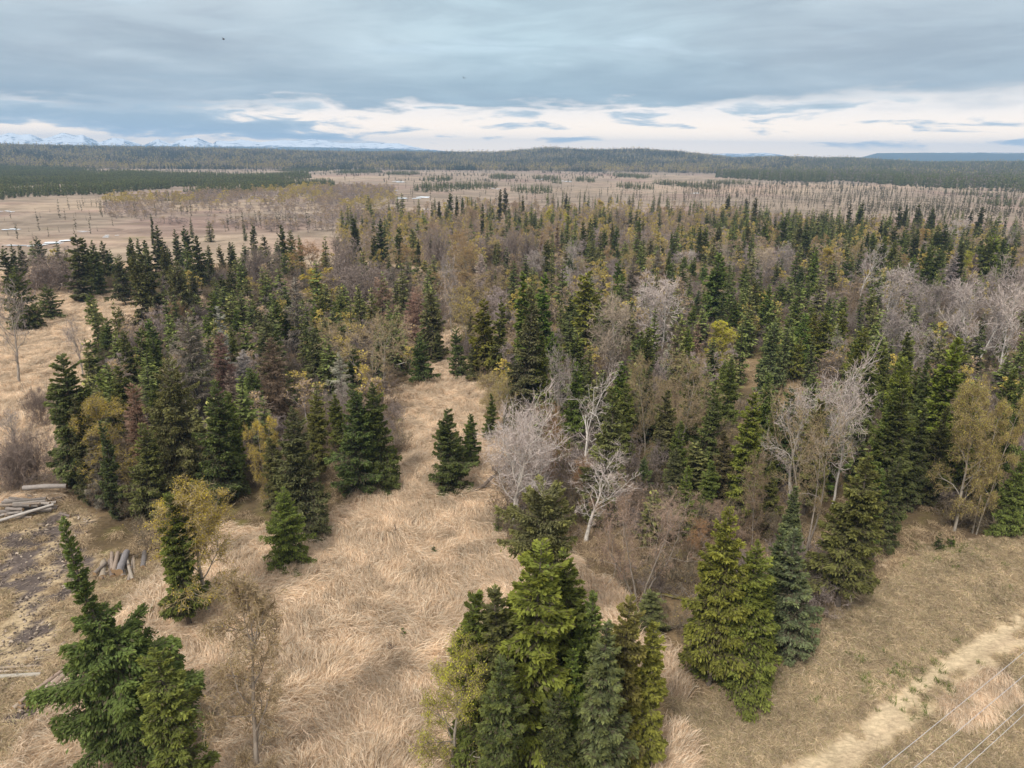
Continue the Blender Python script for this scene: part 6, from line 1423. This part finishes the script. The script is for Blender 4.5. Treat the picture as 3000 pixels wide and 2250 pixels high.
# fallen trees
def trunk_between(p,q,r_,c,lab,name='fallen_tree',branches=6,seed=1,mat=None):
    g=np.random.default_rng(seed); p=np.array(p,float); q=np.array(q,float); n=9; pts=p+(q-p)*np.linspace(0,1,n)[:,None]+g.normal(0,.05,(n,3)); mb=MB()
    mb.tube(pts-p,np.linspace(r_,r_*.35,n),(1,1,1),8,0,True); o=obj(name,mb.mesh('fallen_trunk',True),mat or M_LOG,None,tuple(p),c); o.data.name='fallen_trunk'
    setp(o,lab,'fallen tree')
    if branches:
        bb=MB()
        for k in range(branches):
            u=g.uniform(.3,1); s_=(q-p)*u; d=g.normal(0,1,3)+(q-p)/np.linalg.norm(q-p)*.8; d[2]=abs(d[2])*.6; d/=np.linalg.norm(d); L_=g.uniform(.6,1.9)
            bb.tube(np.array([s_,s_+d*L_*.5+g.normal(0,.08,3),s_+d*L_+g.normal(0,.15,3)]),np.array([.03,.02,.008]),(1,1,1),4)
        obj('branches',bb.mesh('branches'),M_LOG,o,(0,0,0),(.42,.37,.32))
zg=lambda x,y: hz(x,y)
trunk_between((-4.1,64.0,zg(-4.1,64)+.1),(-.6,66.3,2.3),.24,(.16,.125,.10),'dark leaning dead trunk beside the lone spruce in the corridor',branches=5,seed=3)
trunk_between((15.6,46.4,zg(15,46)+.22),(11.4,47.7,zg(11.4,47.7)+.2),.24,(.22,.19,.06),'mossy fallen trunk between the clump and the bright yellow-green spruce',branches=16,seed=4)
trunk_between((-18.6,103.7,1.5),(-15.7,103.2,2.6),.10,(.6,.55,.5),'white fallen stem lying across the large tan birch',branches=2,seed=5)
trunk_between((10.3,43.3,zg(10.3,43.3)+.15),(13.1,43.9,zg(13,44)+.15),.15,(.10,.085,.07),'dark rotten trunk behind the bottom spruce clump',branches=9,seed=6)
# stump, dead stalks, saplings
def stalk(x,y,h_,lab,seed,c=(.17,.135,.12),spread_=.25,n=9,name='dead_sapling'):
    g=np.random.default_rng(seed); mb=MB(); mb.tube(np.array([(0,0,-.05),(g.normal(0,.05),g.normal(0,.05),h_*.5),(g.normal(0,.1),g.normal(0,.1),h_)]),np.array([.035,.025,.008]),1,5)
    o=obj(name,mb.mesh('stem'),M_BARK,None,(x,y,hz(x,y)),c); setp(o,lab,'dead sapling'); bb=MB()
    for k in range(n):
        z_=h_*g.uniform(.25,1); a_=g.random()*6.28; L_=spread_*g.uniform(.5,1.4)*(1.25-z_/h_); d=np.array([math.cos(a_),math.sin(a_),.9])
        bb.tube(np.array([(0,0,z_),d*L_*.5+np.array([0,0,z_]),d*L_+np.array([0,0,z_])]),np.array([.018,.02,.012]),1,4)
    obj('branches',bb.mesh('branches'),M_BARK,o,(0,0,0),c); return o
stalk(-9.9,55.2,1.9,'tallest dark dead sapling in the middle of the meadow',1,n=26)
stalk(-10.9,54.6,.9,'short dark dead sapling left of the tallest one in the meadow',2,n=14)
stalk(-7.9,40.5,1.1,'blackened forked stalk below the small green seedling in the meadow',3,n=8,spread_=.4)
stalk(-12.4,48.9,.9,'grey weathered stalk, left of two in the meadow centre',4,(.26,.22,.18)); stalk(-11.2,50.3,.9,'grey weathered stalk, right of two in the meadow centre',5,(.24,.2,.15))
def seedling(x,y,h_,lab,c):
    tr,cr=spruce_mesh(int(h_*100)+int(abs(x)*3),h_,h_*.34,420,.16,lod=0,cb=.02,pw=.8,dead=0)
    r_=empty('spruce_seedling',(x,y,hz(x,y)),.3); setp(r_,lab,'seedling'); obj('trunk',tr,M_BARK,r_,color=BARKC); obj('crown',cr,M_NEEDLE,r_,color=c)
seedling(-6.4,53.3,.9,'tiny dark green spruce seedling in the upper right of the meadow',(.05,.09,.03))
seedling(-7.3,41.9,1.0,'tiny bright green seedling beside the blackened stalk in the meadow',(.08,.13,.03))
seedling(36.7,54.9,1.5,'low dark green bush on the mown strip near the wood edge',(.045,.07,.022)); seedling(38.0,55.3,1.1,'smaller green bush right of the low dark one by the wood edge',(.07,.1,.025))
seedling(-6.0,66.6,.9,'tiny green seedling at the left rim of the corridor below the spruce pair',(.06,.1,.03))
g_=np.random.default_rng(5); mb=MB(); th=np.arange(12)/12*2*np.pi
ringv=[np.column_stack([np.cos(th)*rr_*(1+.12*g_.normal(0,1,12)),np.sin(th)*rr_*(1+.12*g_.normal(0,1,12)),np.full(12,z_)+(g_.normal(0,.07,12) if z_>.4 else 0)]) for rr_,z_ in ((.30,-.05),(.22,.12),(.18,.35),(.16,.52))]
mb.add(np.vstack(ringv),[(i*12+q,i*12+(q+1)%12,(i+1)*12+(q+1)%12,(i+1)*12+q) for i in range(3) for q in range(12)],1); mb.add(np.vstack([ringv[-1],[[0,0,.45]]]),[(q,(q+1)%12,(q+2)%12,12) for q in range(0,12,2)],.6)
o=obj('tree_stump',mb.mesh('stump',True),M_BARK,None,(-8.8,46.7,hz(-8.8,46.7)),(.17,.14,.13)); setp(o,'dark weathered stump standing in the middle of the meadow','stump')
# ------------------------------------------------------------------ power lines
m,nt=newmat('aluminium_wire'); bs=nt.nodes.new('ShaderNodeBsdfPrincipled'); bs.inputs['Base Color'].default_value=(.55,.55,.57,1); bs.inputs['Metallic'].default_value=.2; bs.inputs['Roughness'].default_value=.45; finish(nt,bs.outputs[0]); M_WIRE=m
for k,((ax_,ay_),(bx_,by_),z_) in enumerate(WIRES):
    p=np.array([ax_,ay_]); q=np.array([bx_,by_]); d=(q-p)/np.linalg.norm(q-p); a_=p-d*45; b_=q+d*45; n=33; u=np.linspace(0,1,n); pts=np.column_stack([a_+(b_-a_)*u[:,None],z_+1.1*(2*u-1)**2]); c_=pts[n//2].copy()
    mb=MB(); mb.tube(pts-c_,np.full(n,.0095),1,5); o=obj('power_line',mb.mesh('power_line',True),M_WIRE,None,tuple(c_))
    setp(o,['farthest power wire, nearest to the wheel ruts','second power wire from the wheel ruts','third power wire from the wheel ruts','lowest power wire, closest to the bottom right corner'][k],'power line','power wires crossing the bottom right corner')
# ------------------------------------------------------------------ birds
m,nt=newmat('bird_plumage'); bs=nt.nodes.new('ShaderNodeBsdfDiffuse'); bs.inputs[0].default_value=(.06,.055,.05,1); finish(nt,bs.outputs[0]); M_BIRD=m
def bird(p,az_,lab,s=1.0,up_=.5):
    mb=MB(); x=np.linspace(-.32,.32,9); rr_=np.array([.01,.035,.07,.09,.095,.08,.06,.05,.012]); mb.tube(np.column_stack([x,0*x,0*x+.02*np.cos(x*5)]),rr_,1,8)
    o=obj('bird',mb.mesh('body',True),M_BIRD,None,p); o.rotation_euler=(.25,0,az_); o.scale=(s,s,s); setp(o,lab,'bird','birds under the cloud')
    for sgn in (1,-1):
        w_=MB(); ys=np.array([.05,.30,.55,.78]); ch=np.array([.13,.15,.11,.02]); zz=np.array([.03,.17,.26,.20])*up_*2; xo=np.array([0,.03,-.04,-.14])
        V=[];
        for yy,c_,z_,x_ in zip(ys,ch,zz,xo): V+=[(x_+c_,sgn*yy,z_),(x_-c_,sgn*yy,z_-.01),(x_-c_*.3,sgn*yy,z_+.02),(x_-c_*.3,sgn*yy,z_-.03)]
        F=[]
        for q in range(3):
            for e,f_ in ((0,2),(2,1),(1,3),(3,0)): F.append((q*4+e,q*4+f_,q*4+4+f_,q*4+4+e))
        w_.add(V,F,1); obj('wing',w_.mesh('wing'),M_BIRD,o)
    tl=MB(); tl.add([(-.30,-.03,.0),(-.30,.03,.0),(-.48,.09,.0),(-.48,-.09,.0),(-.30,0,.02),(-.48,0,.015)],[(0,4,5,3),(4,1,2,5),(0,3,2,1)],1); obj('tail',tl.mesh('tail'),M_BIRD,o)
bird((-61.8,167.5,54.8),.7,'dark bird flying below the grey cloud, left of the centre of the sky',.85,.6)
bird((-14.9,228.5,53.4),2.2,'dark bird flying over the middle of the horizon, smaller than the left one',.9,.5)
